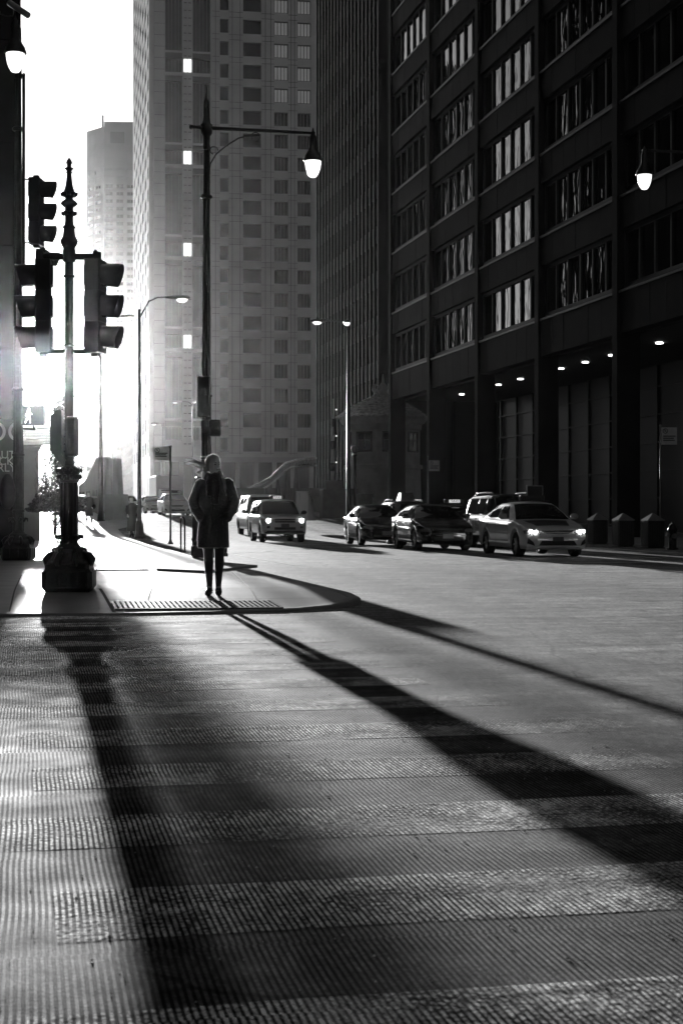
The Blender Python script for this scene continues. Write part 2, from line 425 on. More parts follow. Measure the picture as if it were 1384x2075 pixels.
# columns and piers
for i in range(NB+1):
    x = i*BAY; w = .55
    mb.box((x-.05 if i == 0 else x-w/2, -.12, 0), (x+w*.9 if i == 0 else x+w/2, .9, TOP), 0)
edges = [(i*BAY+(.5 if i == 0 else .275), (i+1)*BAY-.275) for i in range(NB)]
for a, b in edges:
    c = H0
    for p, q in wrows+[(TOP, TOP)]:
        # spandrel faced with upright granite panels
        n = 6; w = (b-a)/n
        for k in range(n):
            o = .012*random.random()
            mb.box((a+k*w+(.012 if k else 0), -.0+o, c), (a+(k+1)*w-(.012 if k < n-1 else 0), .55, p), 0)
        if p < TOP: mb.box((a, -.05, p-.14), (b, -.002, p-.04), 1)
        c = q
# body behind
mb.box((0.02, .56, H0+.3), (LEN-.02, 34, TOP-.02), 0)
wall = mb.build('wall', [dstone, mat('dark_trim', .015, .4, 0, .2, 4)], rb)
m2 = MB(); m2.box((.02, .95, H0), (LEN, 33, H0+.28)); m2.build('arcade_ceiling', mat('arcade_ceiling', .05, .7), rb)
m2 = MB(); m2.box((1.2, 7.2, 0), (LEN-1, 32, H0-.004))
for i in range(NB*3): m2.box((1.5+i*3.2, 7.08, 0), (1.7+i*3.2, 7.197, H0-.01))
for i in range(6): m2.box((1.2, 7.1, .5+i*1.4), (LEN-1, 7.195, .58+i*1.4))
m2.build('arcade_wall', mat('arcade_glass_wall', .008, .5, 0, .3, .6), rb)
rects = []
for a, b in edges:
    for p, q in wrows: rects.append((a, b, p, q, .32, 6))
win_parts(rb, I4, rects, 'window', [gl_right, mat('dark_bronze_frame', .012, .5, .3, .1, 3)], mull=.16)
# downlights in the arcade ceiling
for (x, y) in ((867, 1010), (917, 0), (963, 0)):
    pass
dl = None
for x in (6.5, 14.0, 18.0, 24.5, 28.0, 31.5, 37, 40.5, 44, 51, 54.5, 58):
    for y in (3.0,):
        if dl is None:
            m3 = MB(); m3.cyl((0, 0, 0), (0, 0, .05), .16, 16); dl = m3.build('downlight', spot, rb); o = dl
        else: o = dl.copy(); COL.objects.link(o); o.parent = rb
        o.location = (x, y, H0-.03)
# interior luminaires seen through some windows (real tubes behind glass would be hidden: they sit just inside as lit strips)
# --- 2. dark glass tower with close mullions
VT = 30.0; UT0 = 151.5; LT = 26.0
db = thing('glass_tower', 'black glass tower with close upright mullions between the pale tower and the granite block', 'building', S(UT0, VT, 0), A-R(90))
HT = 72.0; ST2 = 3.7
mb = MB()
mb.box((0, .5, 0), (LT, 30, HT), 0)
nm_ = 18; w = LT/nm_
for i in range(nm_+1): mb.box((i*w-.13, -.22, 0), (i*w+.13, .50, HT+.2), 1)
fl = [(2.6+ST2*i) for i in range(19)]
for z in fl: mb.box((.131, -.02, z+2.3), (LT-.131, .499, z+ST2), 1)
# front (south) face fins too
for i in range(1, 16): mb.box((LT+.001, .5+i*1.9-.1, 0), (LT+.2, .5+i*1.9+.1, HT), 1)
db_wall = mb.build('wall', [mat('tower_core', .012, .5, 0, .2, .2), mat('tower_mullion', .018, .45, 0, .25, .6, spec=.2)], db)
rects = [(i*w+.13, (i+1)*w-.13, z, z+2.3, .45, 1) for i in range(nm_) for z in fl]
win_parts(db, I4, rects, 'window', [gl_dark, MATS['tower_mullion']], mull=.04)
# --- 3. the pale granite tower in the middle
YT = 269.0; XT = (313-CX)/F*YT; AT = R(9.5)
ct = thing('office_tower', 'pale stone high-rise with square dark windows beyond the bridge, its left side sunlit', 'building', (XT, YT, 0), AT)
PPM = F/YT
def tz(y): return (HY-y)/PPM+CH
def tx(px):
    k = (px-CX); return (k*YT-F*XT)/(F*math.cos(AT)-k*math.sin(AT))
tops = [-16, 30, 76, 122, 168, 216, 262, 308, 355, 400, 447, 494, 540, 588, 636, 683, 734, 784, 835, 885]
tops = [-16-46*i for i in range(9, 0, -1)]+tops
rows = sorted([(tz(y+29), tz(y)) for y in tops])
ZT = tz(-440); XE = tx(643)
stonef = mat('grey_granite', .37, .6, 0, .12, .25, .08, 3)
spand = mat('grey_granite_light', .27, .6, 0, .1, .3)
mb = MB()
colA = [(tx(446), tx(464)), (tx(493), tx(530))]
colB = [(tx(556), tx(584)), (tx(603), tx(630))]
zb = 0.0
xs = [(tx(427), tx(428.5))]
grid_wall(mb, colA, rows, .7, tx(541), ZT, 0, x0=tx(430), z0=tz(925))
grid_wall(mb, colB, rows, .7, XE, ZT, 0, x0=tx(541)+.001, z0=tz(925))
# course lines: thin proud string courses at each floor
for p, q in rows:
    for zz in (q+.25, p-.3):
        mb.box((tx(430), -.035, zz), (tx(445.8), -.001, zz+.07), 2); mb.box((tx(464.2), -.035, zz), (tx(492.8), -.001, zz+.07), 2)
        mb.box((tx(530.2), -.035, zz), (tx(555.8), -.001, zz+.07), 2)
        mb.box((tx(584.2), -.035, zz), (tx(602.8), -.001, zz+.07), 2)
for px in (471, 487, 538, 549, 590, 597, 437):
    mb.box((tx(px)-.05, -.045, tz(920)), (tx(px)+.05, -.036, ZT), 2)
# left tall-window part
tall = []
xl = [(tx(335), tx(370)), (tx(391), tx(427))]
z_hi = ZT
segs = []
base = 163
k = -3
while True:
    y0 = base+187*k
    if y0 > 925: break
    segs.append((tz(min(y0+124, 905)), tz(y0)))        # the tall group
    if y0+140 < 880: segs.append((tz(y0+168), tz(y0+140)))
    k += 1
segs = sorted([s for s in segs if s[1] < ZT-.5 and s[1]-s[0] > .5])
grid_wall(mb, xl, segs, .7, tx(430)-.001, ZT, 0, x0=0, z0=tz(925))
for s0, s1 in segs:
    for a, b in xl:
        mb.box((a, .02, s1+.02), (b, .059, s1+1.0), 3)
for i in range(60):
    zz = tz(905)+i*1.95
    if zz < ZT: mb.box((0.02, -.03, zz), (xl[0][0]-.02, -.001, zz+.06), 2)
# pale louvres on the pier between the tall windows
for i in range(120):
    zz = tz(900)+i*1.3
    if zz < ZT-1: mb.box((tx(373), -.03, zz), (tx(379), -.001, zz+.16), 3); mb.box((tx(382), -.03, zz), (tx(388), -.001, zz+.16), 3)
# podium
mb.box((0, -.3, tz(925)-.9), (XE+.3, .7, tz(925)-.002), 1); mb.box((0, .1, 0), (XE, .7, tz(925)-.902), 3)
for i in range(9): mb.box((1+i*3.2, -.1, 0), (1.8+i*3.2, .099, tz(925)-.91), 0)
mb.box((0.02, .75, 0), (XE-.02, 84.9, ZT-.02), 3)
ctw = mb.build('wall', [stonef, spand, mat('granite_joint', .10, .7, 0, .1, 1), mat('dark_spandrel', .035, .5, 0, .2, .5)], ct)
win_frame = mat('grey_mullion', .12, .4, .2, .1, 2)
rects = []; rb_ = []
for p, q in rows:
    for c, nmu in ((colA[0], 1), (colA[1], 1), (colB[0], 4), (colB[1], 4)):
        if c in colB and p > tz(200): rb_.append((c[0], c[1], p, q, .5, nmu))
        else: rects.append((c[0], c[1], p, q, .5, nmu))
for s0, s1 in segs:
    for a, b in xl: rects.append((a, b, s0, s1, .5, 5))
for r in rects[:]:
    if r[2] > tz(0): rects.remove(r)
win_parts(ct, I4, rects, 'window', [gl_tower, win_frame], mull=.10, maxn=84)
rb_ = [r for r in rb_ if r[2] < tz(0)]
win_parts(ct, I4, rb_, 'bright_window', [reflpane, win_frame], mull=.12)
# stair lights in the pier
lits = [(tx(373), tx(379.7), tz(143+187*k+187*0), tz(117+187*k), .0, 1) for k in range(4)] + [(tx(381.3), tx(388), tz(143+187*k), tz(117+187*k), .0, 1) for k in range(4)]
for a, b, z0, z1, y, nn in lits:
    m4 = MB(); m4.box((a, -.12, z0), (b, -.035, z1)); m4.build('lit_window', litw, ct)
# sunlit left side of the tower
DS = 85.0
ms = MB()
Ms = Matrix(((0, 1, 0, 0), (-1, 0, 0, 0), (0, 0, 1, 0), (0, 0, 0, 1)))   # facade x (0..DS, far to near) -> local -y ... mapped below
Mside = Matrix.Translation((0, DS, 0)) @ Matrix.Rotation(R(-90), 4, 'Z')   # x_f -> -y, y_f -> +x
cols = [(4+i*11.3, 12.2+i*11.3) for i in range(7)]
srows = sorted([(tz(y+29), tz(y)) for y in tops if tz(y) > tz(905)])
g = MB(); grid_wall(g, cols, srows, .6, DS-.701, ZT, 0, x0=0, z0=0)
for i in range(len(g.v)): g.v[i] = Mside @ (g.v[i] + Vector((0, -.61, 0)))
g.box((-.9, .2, tz(925)), (-.62, 1.4, ZT), 0)
g.build('side_wall', [mat('sunlit_granite', .5, .32, 0, .1, .3, spec=.8)], ct)  # paler, glossier stone than the front, sunlight put into the colour
rects = [(a, b, p, q, -.35, 5) for a, b in cols for p, q in srows if p < tz(-10)]
win_parts(ct, Mside, rects, 'side_window', [gl_side, win_frame], mull=.14, maxn=16)
# --- 4. lower block continuing the left side behind the tower
YL = 356.0; XL = (278-CX)/F*YL
lb = thing('office_block', 'low hazy office block with bright window bands tucked behind the foot of the pale tower', 'building', (XL, YL, 0), AT)
LZ = 36.0; DL = 128.0
cols = [(3+i*9.6, 10.6+i*9.6) for i in range(13)]
lrows = [(5+4.1*i, 7.6+4.1*i) for i in range(7)]
g = MB(); grid_wall(g, cols, lrows, .6, DL, LZ, 0)
Ml = Matrix.Translation((0, DL, 0)) @ Matrix.Rotation(R(-90), 4, 'Z')
for i in range(len(g.v)): g.v[i] = Ml @ g.v[i]
g.box((.62, 0, 0), (25, DL-.1, LZ-.1), 0)
g.build('wall', [pstone], lb)
win_parts(lb, Ml, [(a, b, p, q, .4, 5) for a, b in cols for p, q in lrows], 'window', [gl_side, win_frame], mull=.18, maxn=91)
# --- 5. hazy distant tower on the left
YH = 620.0; PH = F/YH
ht = thing('hazy_tower', 'hazy grey high-rise standing in the glare left of the pale tower', 'building', ((172-CX)/PH, YH, 0), R(4))
def hx(px): return (px-172)/PH
HZ = (HY-240)/PH+CH
mb = MB()
w0 = hx(211); w1 = hx(330)
# front wall with openings, chamfered corner on the left
cx_ = [(hx(213)+.2+i*4.15, hx(213)+3.1+i*4.15) for i in range(5)]
hrows = [(8+2.95*i, 9.6+2.95*i) for i in range(44)]
g = MB(); grid_wall(g, cx_, hrows, .5, w1, HZ-1, 0, x0=w0+.1)
g.box((w0+.12, .55, 0), (w1, 40, HZ-1.2), 0)
g.box((w0+2.5, -.05, HZ-9.5), (w0+8, -.002, HZ-5), 1)
chl = math.hypot(w0, 9.0)
Mc = Matrix.Translation((0, 9.0, 0)) @ Matrix.Rotation(math.atan2(-9.0, w0), 4, 'Z')
g2 = MB(); grid_wall(g2, [(.9, 4.3), (5.6, 9.6)], hrows, .5, chl, HZ-3, 0); g2.xf(Mc)
o_ = len(g.v); g.v += g2.v; g.f += [[i+o_ for i in f] for f in g2.f]; g.m += g2.m; g.sm += g2.sm
g.prism([(.3, 9.4), (w0+.1, .6), (w0+.1, 40), (.3, 40)], 0, HZ-3.2, 0)
g.box((w0-1.5, 8, HZ-2), (w0-.7, 8.8, HZ+3.4), 1)
g.build('wall', [mat('hazy_concrete', .22, .8, 0, .1, .2), mat('hazy_vent', .10, .7)], ht)
rects = [(a, b, p, q, .35, 2) for a, b in cx_[:3] for p, q in hrows[6:42]]
win_parts(ht, I4, rects, 'window', [gl_tower, MATS['grey_mullion']], mull=.2, maxn=50)
win_parts(ht, Mc, [(a, b, p, q, .35, 2) for a, b in ((.9, 4.3), (5.6, 9.6)) for p, q in hrows[6:42]], 'corner_window', [gl_side, MATS['grey_mullion']], mull=.2, maxn=50)
# --- 6. dark building along the left edge, and an unseen block added behind it to steer window reflections
YB = 60.0; XB = (43-CX)/F*YB
bu, bv = uv_of((XB, YB))
lw = thing('corner_building', 'dark stone building filling the left edge behind the lamp posts', 'building', (XB, YB, 0), A)
mb = MB(); LU = 82.5; HL = 88.0
mb.box((-26, 0, 0), (-.3, LU, HL), 0)
for i in range(9): mb.box((-26, -.12, 3.5+i*3.9), (-.31, -.003, 4.1+i*3.9), 0)
mb.box((-.299, -.2, 0), (.0, 1.2, HL), 0)
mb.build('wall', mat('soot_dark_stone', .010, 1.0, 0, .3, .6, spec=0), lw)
rects = [(-24+i*4, -21.5+i*4, 5+3.9*j, 7.4+3.9*j, -.06, 2) for i in range(6) for j in range(7)]
win_parts(lw, I4, rects, 'window', [gl_dark, MATS['dark_bronze_frame']], mull=.08)
# downpipe beside its corner

def block(name, label, u0, u1, v0, v1, h, m, cat='building', fl=3.9):  # plain unseen blocks, added to cut sky light and shape reflections
    t = thing(name, label, cat, S(u0, v0, 0), A); b = MB()
    b.box((0, 0, 0), (v1-v0, u1-u0, h))
    for i in range(int(h/fl)):
        z = 3.6+i*fl
        b.box((-.15, -.15, z), (v1-v0+.15, -.003, z+1.2)); b.box((v1-v0+.003, -.15, z), (v1-v0+.15, u1-u0, z+1.2))
    b.build('wall', m, t); return t
block('reflection_blocker', 'unseen dark block added behind the corner building to shape the window reflections', 258, 330, -28.5, -.6, 77, dstone)
block('sky_blocker_behind', 'unseen dark block added behind the viewer to hold back sky light', -70, -16, -70, 6, 50, dstone)
block('sky_blocker_behind', 'second unseen dark block added behind the viewer to hold back sky light', -75, -16, 24, 110, 60, dstone)
block('sky_blocker_left', 'unseen dark block added left of the view to hold back sky light', 22, 58, -70, -14, 80, dstone)
# ---------------------------------------------------------------- street furniture
def rz(v): return math.atan2(v[1], v[0])
AV = A                                   # direction of +v as rotation about z
def base_mb(h_sh=1.75, sc=1.0):
    """square stepped cast iron base with scrolls; returns list of (name, MB)"""
    b = MB()
    b.bbox((-.315, -.315, 0), (.315, .315, .30), .05)
    b.bbox((-.285, -.285, .30), (.285, .285, .34), .05)
    b.lathe([(.30, .335), (.31, .37), (.29, .41), (.25, .43), (.245, .46), (.225, .50), (.19, .52), (.20, .545), (.17, .56), (.13, .60), (.12, .62)], 16)
    for k in range(8):
        a = k*math.pi/4+math.pi/8; c = Vector((math.cos(a), math.sin(a), 0))
        b.tube([c*.20+Vector((0, 0, .50)), c*.27+Vector((0, 0, .47)), c*.315+Vector((0, 0, .41)), c*.30+Vector((0, 0, .35)), c*.265+Vector((0, 0, .37))], [.03, .04, .045, .035, .015], 6)
        b.ball(c*.30+Vector((0, 0, .41)), .035, 8, 6)
    for k in range(4):
        for s in (-1, 0, 1):
            a = k*math.pi/2; c = Vector((math.cos(a), math.sin(a), 0)); t = Vector((-c.y, c.x, 0))
            b.obox(c*.317+t*s*.18+Vector((0, 0, .16)), (.02, .13, .2), Matrix.Rotation(a, 3, 'Z'))
    return b
def leaves(b, z, r0, r1, n=8, h=.08):
    for k in range(n):
        a = k*2*math.pi/n; c = Vector((math.cos(a), math.sin(a), 0))
        b.tube([c*r0+Vector((0, 0, z-h*.3)), c*(r0*.4+r1*.6)+Vector((0, 0, z+h*.45)), c*r1+Vector((0, 0, z+h*.35)), c*(r1+.01)+Vector((0, 0, z-h*.3))], [.03, .028, .024, .008], 6)
def signal_parts(root, M, name='signal_head', n=3, sections=True, mirror=False):
    """three-section head facing +x of M"""
    hb = MB()
    for k in range(n):
        z = -.2-.405*k
        hb.bbox((-.20, -.175, z-.2022), (0, .175, z+.2022), .008)
        hb.box((-.225, -.12, z-.13), (-.201, .12, z+.13))
    hb.box((-.15, -.05, .0), (-.05, .05, .06)); hb.box((-.15, -.05, -.4*n-.06), (-.05, .05, -.4*n-.01))
    hb.xf(M); h = hb.build(name, sigm, root)
    for k in range(n):
        z = -.2-.405*k; vb = MB()
        ring0 = []; ring1 = []; r2 = []; r3 = []
        N_ = 20
        for j in range(N_+1):
            a = R(-235)+R(290)*j/N_            # open at the bottom
            cy, cz = math.cos(a), math.sin(a)
            a = R(-55)+R(290)*j/N_; cy, cz = math.cos(a), math.sin(a)
            ln = .27 - .10*(1-cz)/2
            ring0.append((0.0, .152*cy, z+.152*cz)); ring1.append((ln, .158*cy, z-.012+.158*cz))
            r2.append((ln, .150*cy, z-.012+.150*cz)); r3.append((0.0, .144*cy, z+.144*cz))
        vb.loft([ring0, ring1, r2, r3, ring0], 0, True, False, closed=False)
        vb.xf(M); v = vb.build('visor', sigm, h)
        lb_ = MB(); lb_.cyl((.012, 0, z), (.02, 0, 0), .142, 20); lb_.xf(M); lb_.build('lens', mat('dark_lens', .03, .1, 0, .1, 8, coat=.5), h)
    return h
def TM(x, y, z, r=0.0): return Matrix.Translation((x, y, z)) @ Matrix.Rotation(r, 4, 'Z')
# 1 - the short ornate signal post in front
p1 = G(141, 1204, WZ); p1.y = 20.6; p1.x = (141-CX)/F*20.6; p1.z = wz(p1)-.005
pp1 = F/20.6
def pz(y): return (HY-y)/pp1+CH-p1.z
post = thing('signal_post', 'ornate short cast iron post with pointed finial carrying two side-facing signals, nearest on the left', 'signal post', p1, R(3))
base_mb().build('base', iron, post)
b = MB(); b.lathe([(.118, .60), (.118, pz(985)), (.112, pz(978))], 24, flute=.12, smooth=False)
leaves(b, pz(1119), .11, .215, 6, .11); leaves(b, pz(1090), .11, .165, 8, .06); b.lathe([(.118, pz(1112)), (.14, pz(1109)), (.14, pz(1106)), (.118, pz(1103))], 20)
b.build('fluted_shaft', iron, post)
b = MB(); b.lathe([(.112, pz(978)), (.135, pz(975)), (.12, pz(970)), (.128, pz(962)), (.15, pz(956)), (.125, pz(953)), (.14, pz(950)), (.10, pz(947)), (.08, pz(944))], 16)
leaves(b, pz(968), .11, .15, 10, .06); leaves(b, pz(955), .11, .155, 10, .06)
b.build('capital', iron, post)
b = MB(); b.lathe([(.063, pz(948)), (.058, pz(531))], 20, smooth=True)
for y in (915, 900, 885, 700, 560): b.lathe([(.06, pz(y+3)), (.078, pz(y+2)), (.078, pz(y-2)), (.06, pz(y-3))], 16)
b.build('pole', iron, post)
b = MB()
fin = [(557,8.5),(532,8.5),(531,13),(508,13),(503,12),(498,15),(494,17),(489,18.5),(482,15),(478,13),(470,12),(463,11.5),(460.6,14.5),(457,10),(448,8.5),(436,8.5),(433,12),(430,9),(421,8.5),(419,12),(413,18),(408,14),(404,8.5),(401,8),(396,11),(393,13.6),(390,12),(385,10.5),(378,8),(366,6.2),(352,5),(349.5,7),(347,5),(343,8),(341.6,10.5),(339.5,6),(337,4.3),(334,4.8),(330,6.8),(325.5,5),(321,2.2),(319,.3)]
b.lathe([(r/pp1, pz(y)) for y, r in fin], 16)
leaves(b, pz(434), .055, .085, 6, .05); leaves(b, pz(395), .065, .095, 8, .05)
b.build('finial', iron, post)
b = MB(); zc = pz(520)
b.tube([(-.40, 0, zc), (.37, 0, zc)], .045, 12); b.obox((.36, 0, zc-.02), (.10, .1, .16)); b.obox((-.38, 0, zc-.02), (.10, .1, .16)); b.ball((.34, 0, zc+.06), .035)
b.build('crossarm', iron, post); b = MB(); zc2 = pz(712); b.tube([(0, 0, zc2), (.28, 0, zc2), (.34, 0, zc2+.03)], .035, 10); b.tube([(0, 0, zc2), (-.36, 0, zc2)], .035, 10)
b.build('crossarm', iron, post)
signal_parts(post, TM(.435, 0, pz(527), R(-12)))
signal_parts(post, TM(-.44, .05, pz(527), R(184)))
# pedestrian signal hardware low on the post
b = MB()
prof = [(118,832),(105,845),(105,912),(110,920),(121,933),(131,946),(135,932),(128,922),(128,832)]
n = len(prof); pts = [((x-141)/pp1, (1-2*k)*.0, pz(y)) for k in (0,) for x, y in prof]
b.add([(p[0], -.13, p[2]) for p in pts]+[(p[0], .13, p[2]) for p in pts], [tuple(range(n)), tuple(range(n, 2*n))[::-1]]+[(i, (i+1) % n, (i+1) % n+n, i+n) for i in range(n)])
b.bbox((-.03, -.2, pz(925)), (.12, .10, pz(845)), .03)
b.build('pedestrian_signal_box', sigm, post)
# 2 - tall lamp standards with a hanging acorn lamp
def lamp_post(label, p, hub, arm_dir, arm, lr=.18, brace=True, drop=1.02, group='tall cast iron lamp posts'):
    t = thing('street_lamp', label, 'street lamp', p, 0, group)
    base_mb().build('base', iron, t)
    b = MB(); b.lathe([(.118, .60), (.115, 2.0), (.10, 4.0), (.085, hub*.7), (.066, hub-.5)], 20, flute=.10, smooth=False)
    for z in (1.0, 2.2, 3.6, hub-1.6): b.lathe([(.10, z), (.135, z+.03), (.135, z+.06), (.10, z+.09)], 16)
    leaves(b, .85, .11, .19, 6, .10)
    b.build('shaft', iron, t)
    b = MB(); b.lathe([(.066, hub-.5), (.09, hub-.42), (.075, hub-.36), (.08, hub-.2), (.13, hub-.13), (.14, hub-.05), (.11, hub), (.14, hub+.06), (.09, hub+.1), (.075, hub+.2), (.06, hub+.24), (.07, hub+.34), (.065, hub+.6), (.03, hub+.63), (.015, hub+.72), (.004, hub+.95)], 14)
    b.build('finial', iron, t)
    d = Vector((arm_dir[0], arm_dir[1], 0)).normalized(); b = MB(); Z = Vector((0, 0, 1))
    b.tube([-d*.32+Z*hub, -d*.26+Z*hub, Z*hub, d*arm+Z*hub], [.05, .035, .045, .032], 10); b.ball(-d*.34+Z*hub, .055, 10, 8)
    if brace:
        pts = [(.07, -1.25), (.05, -1.0), (.09, -.8), (.22, -.58), (.45, -.38), (.72, -.2), (1.0, -.12), (1.18, -.10)]
        b.tube([d*x+Z*(hub+z) for x, z in pts], .018, 8)
        b.tube([d*(1.12+.10*math.cos(a))+Z*(hub-.14+.09*math.sin(a)) for a in [i*.5 for i in range(-3, 9)]], .014, 6)
        b.tube([d*(.17+.09*math.cos(a))+Z*(hub-.50+.09*math.sin(a)) for a in [i*.5 for i in range(0, 10)]], .014, 6)
    b.build('arm', iron, t)
    h = MB(); e = d*arm; k = lr/.18
    h.lathe([(.01, hub+.12), (.03, hub+.04), (.06, hub+.02), (.05, hub-.03), (.075, hub-.08), (.085*k, hub-.15), (.09*k, hub-.34*k), (.13*k, hub-.42*k), (.19*k, hub-.52*k), (.215*k, hub-.60*k), (.225*k, hub-.63*k), (.205*k, hub-.645*k), (.15*k, hub-.64*k)], 20, e)
    h.build('lamp_hood', iron, t)
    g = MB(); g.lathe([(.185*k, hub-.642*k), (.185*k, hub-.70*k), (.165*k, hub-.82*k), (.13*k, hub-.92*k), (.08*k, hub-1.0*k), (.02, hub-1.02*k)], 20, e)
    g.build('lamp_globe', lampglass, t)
    return t
pA = P(419, 1131, 35.6); pA.z = WZ
lpA = lamp_post('tall lamp post behind the woman, its curled arm holding a hanging globe', pA, 9.84-WZ, (CA, SA), 2.44)
b = MB(); b.bbox((-.19, -.13, (HY-845)/90+CH-WZ), (.10, .09, (HY-762)/90+CH-WZ), .02)
for k in range(9): b.box((-.205, -.05, 3.2+k*.1), (-.191, .05, 3.24+k*.1))
b.build('signal_backplate', sigm, lpA)
b = MB(); b.bbox((-.31, -.17, 0), (-.02, .17, .93), .02); b.bbox((-.33, -.19, .93), (0, .19, .97), .01); b.build('cabinet', sigm, lpA)
b = MB(); b.bbox((.07, -.22, (HY-884)/90+CH-WZ), (.32, .10, (HY-851)/90+CH-WZ), .03); b.bbox((-.10, -.16, (HY-880)/90+CH-WZ), (.06, .12, (HY-851)/90+CH-WZ), .02); b.build('pedestrian_signal_box', sigm, lpA)
pB = P(38, 1135, 33.7); pB.z = WZ
eB = P(32, 100, 31.3)
lpB = lamp_post('tall lamp post at the left edge by the dark building, walk signal on its shaft', pB, 10.9-WZ, (eB.x-pB.x, eB.y-pB.y), (eB-pB).xy.length, brace=True)
pC = S(41.8, 20.35); 
pC.z = WZ
pCu = 41.8
lC = P(1305, 375, 45.1)
cu, cv = uv_of(lC)
pC = S(cu, 20.4, WZ)
lamp_post('hanging globe lamp reaching in from the right over the taxis', pC, 11.52-WZ, (-CA, -SA), 20.4-cv, lr=.20)
# signals on post B: upper one facing right, walk signal facing us
hS = 33.0
ps = F/33.4
def bz(y): return (HY-y)/ps+CH-WZ
signal_parts(lpB, TM((86-38)/ps, 0, bz(356), R(-6)) @ Matrix.Scale(1.17, 4))
b = MB(); b.tube([(0, 0, bz(357)), (.42, 0, bz(357))], .02, 8); b.tube([(0, 0, bz(487)), (.42, 0, bz(487))], .02, 8)
b.tube([((50-38)/ps, -.05, bz(560)), ((50-38)/ps, -.05, bz(145))], .035, 10); b.ball(((50-38)/ps, -.05, bz(145)), .04)
b.build('bracket', iron, lpB)
signal_parts(lpB, TM((95-38)/ps, .1, bz(500), R(-6)), n=1)
b = MB(); b.bbox(((51-38)/ps, -.32, bz(862)), ((97-38)/ps, -.12, bz(822)), .03)
# thin frame hood round the face
for (x0, x1, y0, y1) in ((51, 97, 822, 824), (51, 97, 860, 862), (51, 53, 824, 860), (95, 97, 824, 860)):
    b.box(((x0-38)/ps, -.45, bz(y1)), ((x1-38)/ps, -.322, bz(y0)))
b.tube([((38-38)/ps, 0, bz(866)), ((72-38)/ps, 0, bz(868)), ((72-38)/ps, -.2, bz(862))], .03, 8)
wb = b.build('walk_signal', sigm, lpB)
m_ = MB()
def fig(pts, r): m_.tube([((x-38)/ps, -.33, bz(y)) for x, y in pts], [q/ps for q in r], 8, ell=.3)
m_.ball(((66-38)/ps, -.33, bz(829.5)), (2.6/ps, .02, 2.8/ps)); fig([(65, 833), (64.5, 838), (65, 844)], [2.6, 3.2, 2.4])
fig([(64.5, 834), (61, 839), (59.5, 843)], [1.3, 1.1, 1.0]); fig([(66, 834), (69, 838), (72.5, 840)], [1.3, 1.1, 1.0])
fig([(64.5, 843), (61.5, 850), (58.5, 857)], [1.8, 1.4, 1.1]); fig([(65.5, 843), (68, 849), (68.5, 857)], [1.8, 1.4, 1.1])
m_.build('walking_figure', mat('lit_symbol', .9, .4, 0, .05, 3, emit=2.5), wb)
b = MB(); b.lathe([(.05, bz(1032)), (.14, bz(1022)), (.17, bz(1005)), (.17, bz(990)), (.13, bz(972)), (.06, bz(960))], 14, (-.21, -.1, 0)); b.build('signal_box', sigm, lpB)
# security camera on top
cc = thing('security_camera', 'white tube security camera on a curved bracket above the left hanging lamp', 'camera', P(30, 20, 31.3))
b = MB(); b.tube([P(20, 6, 31.3)-P(30, 20, 31.3), P(58, 31, 31.0)-P(30, 20, 31.3)], .062, 12); b.build('camera_body', mat('grey_casing', .35, .4, 0, .1, 5), cc)
b = MB(); b.tube([Vector((0, 0, -.25)), Vector((.0, .0, .0))], .025, 8); b.tube([Vector((-.30, 0, 0)), Vector((-.28, 0, -.08)), Vector((-.15, 0, -.13)), Vector((0, 0, -.12))], .012, 6); b.build('bracket', blackm, cc)
# 3 - cobra head lamps
def cobra(label, p, h, arms, r0=.10, group='davit street lights along the bridge approach', base=True, al=2.0):
    t = thing('street_light', label, 'street light', p, 0, group); b = MB()
    b.lathe([(r0, 0), (r0*.9, 1.0), (r0*.6, h)], 14)
    b.build('pole', iron, t)
    if base:
        b = MB(); b.lathe([(.22, 0), (.22, .05), (.19, .1), (.15, .6), (.13, .62), (.115, .70)], 8, smooth=False); b.build('base', iron, t)
    for dx, dy, al, rise in arms:
        d = Vector((dx, dy, 0)).normalized(); Z = Vector((0, 0, 1)); b = MB()
        pts = [Z*(h-.35), d*al*.12+Z*(h-.12), d*al*.35+Z*(h+rise*.7), d*al*.65+Z*(h+rise), d*al+Z*(h+rise)]
        b.tube(pts, [.045, .04, .035, .03, .03], 8); b.build('arm', iron, t)
        # the head: flattened teardrop with a drop glass
        M = Matrix.Translation(d*al+Z*(h+rise)) @ Matrix.Rotation(math.atan2(d.y, d.x), 4, 'Z')
        hb = MB(); hb.loft([[(x, w*math.cos(a), z0+hh*math.sin(a)) for a in [2*math.pi*j/12 for j in range(12)]] for x, w, hh, z0 in ((-.08, .04, .035, 0), (.08, .09, .06, 0), (.3, .16, .09, -.01), (.55, .19, .10, -.01), (.78, .15, .08, -.01), (.9, .06, .04, -.01))], 0, True)
        hb.xf(M); hd = hb.build('lamp_head', iron2, t)
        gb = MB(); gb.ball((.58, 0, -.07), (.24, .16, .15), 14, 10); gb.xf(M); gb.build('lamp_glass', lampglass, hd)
    return t
q = P(283, 1091, 61.5); q.z = .16
cobra('single davit light with a drop lamp, its pole beside the leaning figure', q, (HY-627)/52+CH-.16, [(1, -.1, 1.1, .45)], r0=.095)
q = P(205, 1058, 86); q.z = .72
cobra('thick pole beside the walking pedestrian and the left bridge girder', q, (HY-648)/37.2+CH-.7, [(1, -.15, 1.0, .15)], r0=.15)
q = P(706, 1080, 80); q.z = .16+.1
cobra('double-headed street light rising beside the octagonal bridge house', q, (HY-662)/40+CH-.2, [(-1, 0, 1.0, .25), (-.1, -1, .25, .1)], r0=.13)
q = P(391, 1040, 150); q.z = 1.2
cobra('small far street light in the haze before the pale tower', q, (HY-816)/(F/150)+CH-1.2, [(-1, 0, 1.1, .1), (.3, -1, .2, .1)], r0=.09)
q = P(330, 1040, 165); q.z = 1.2
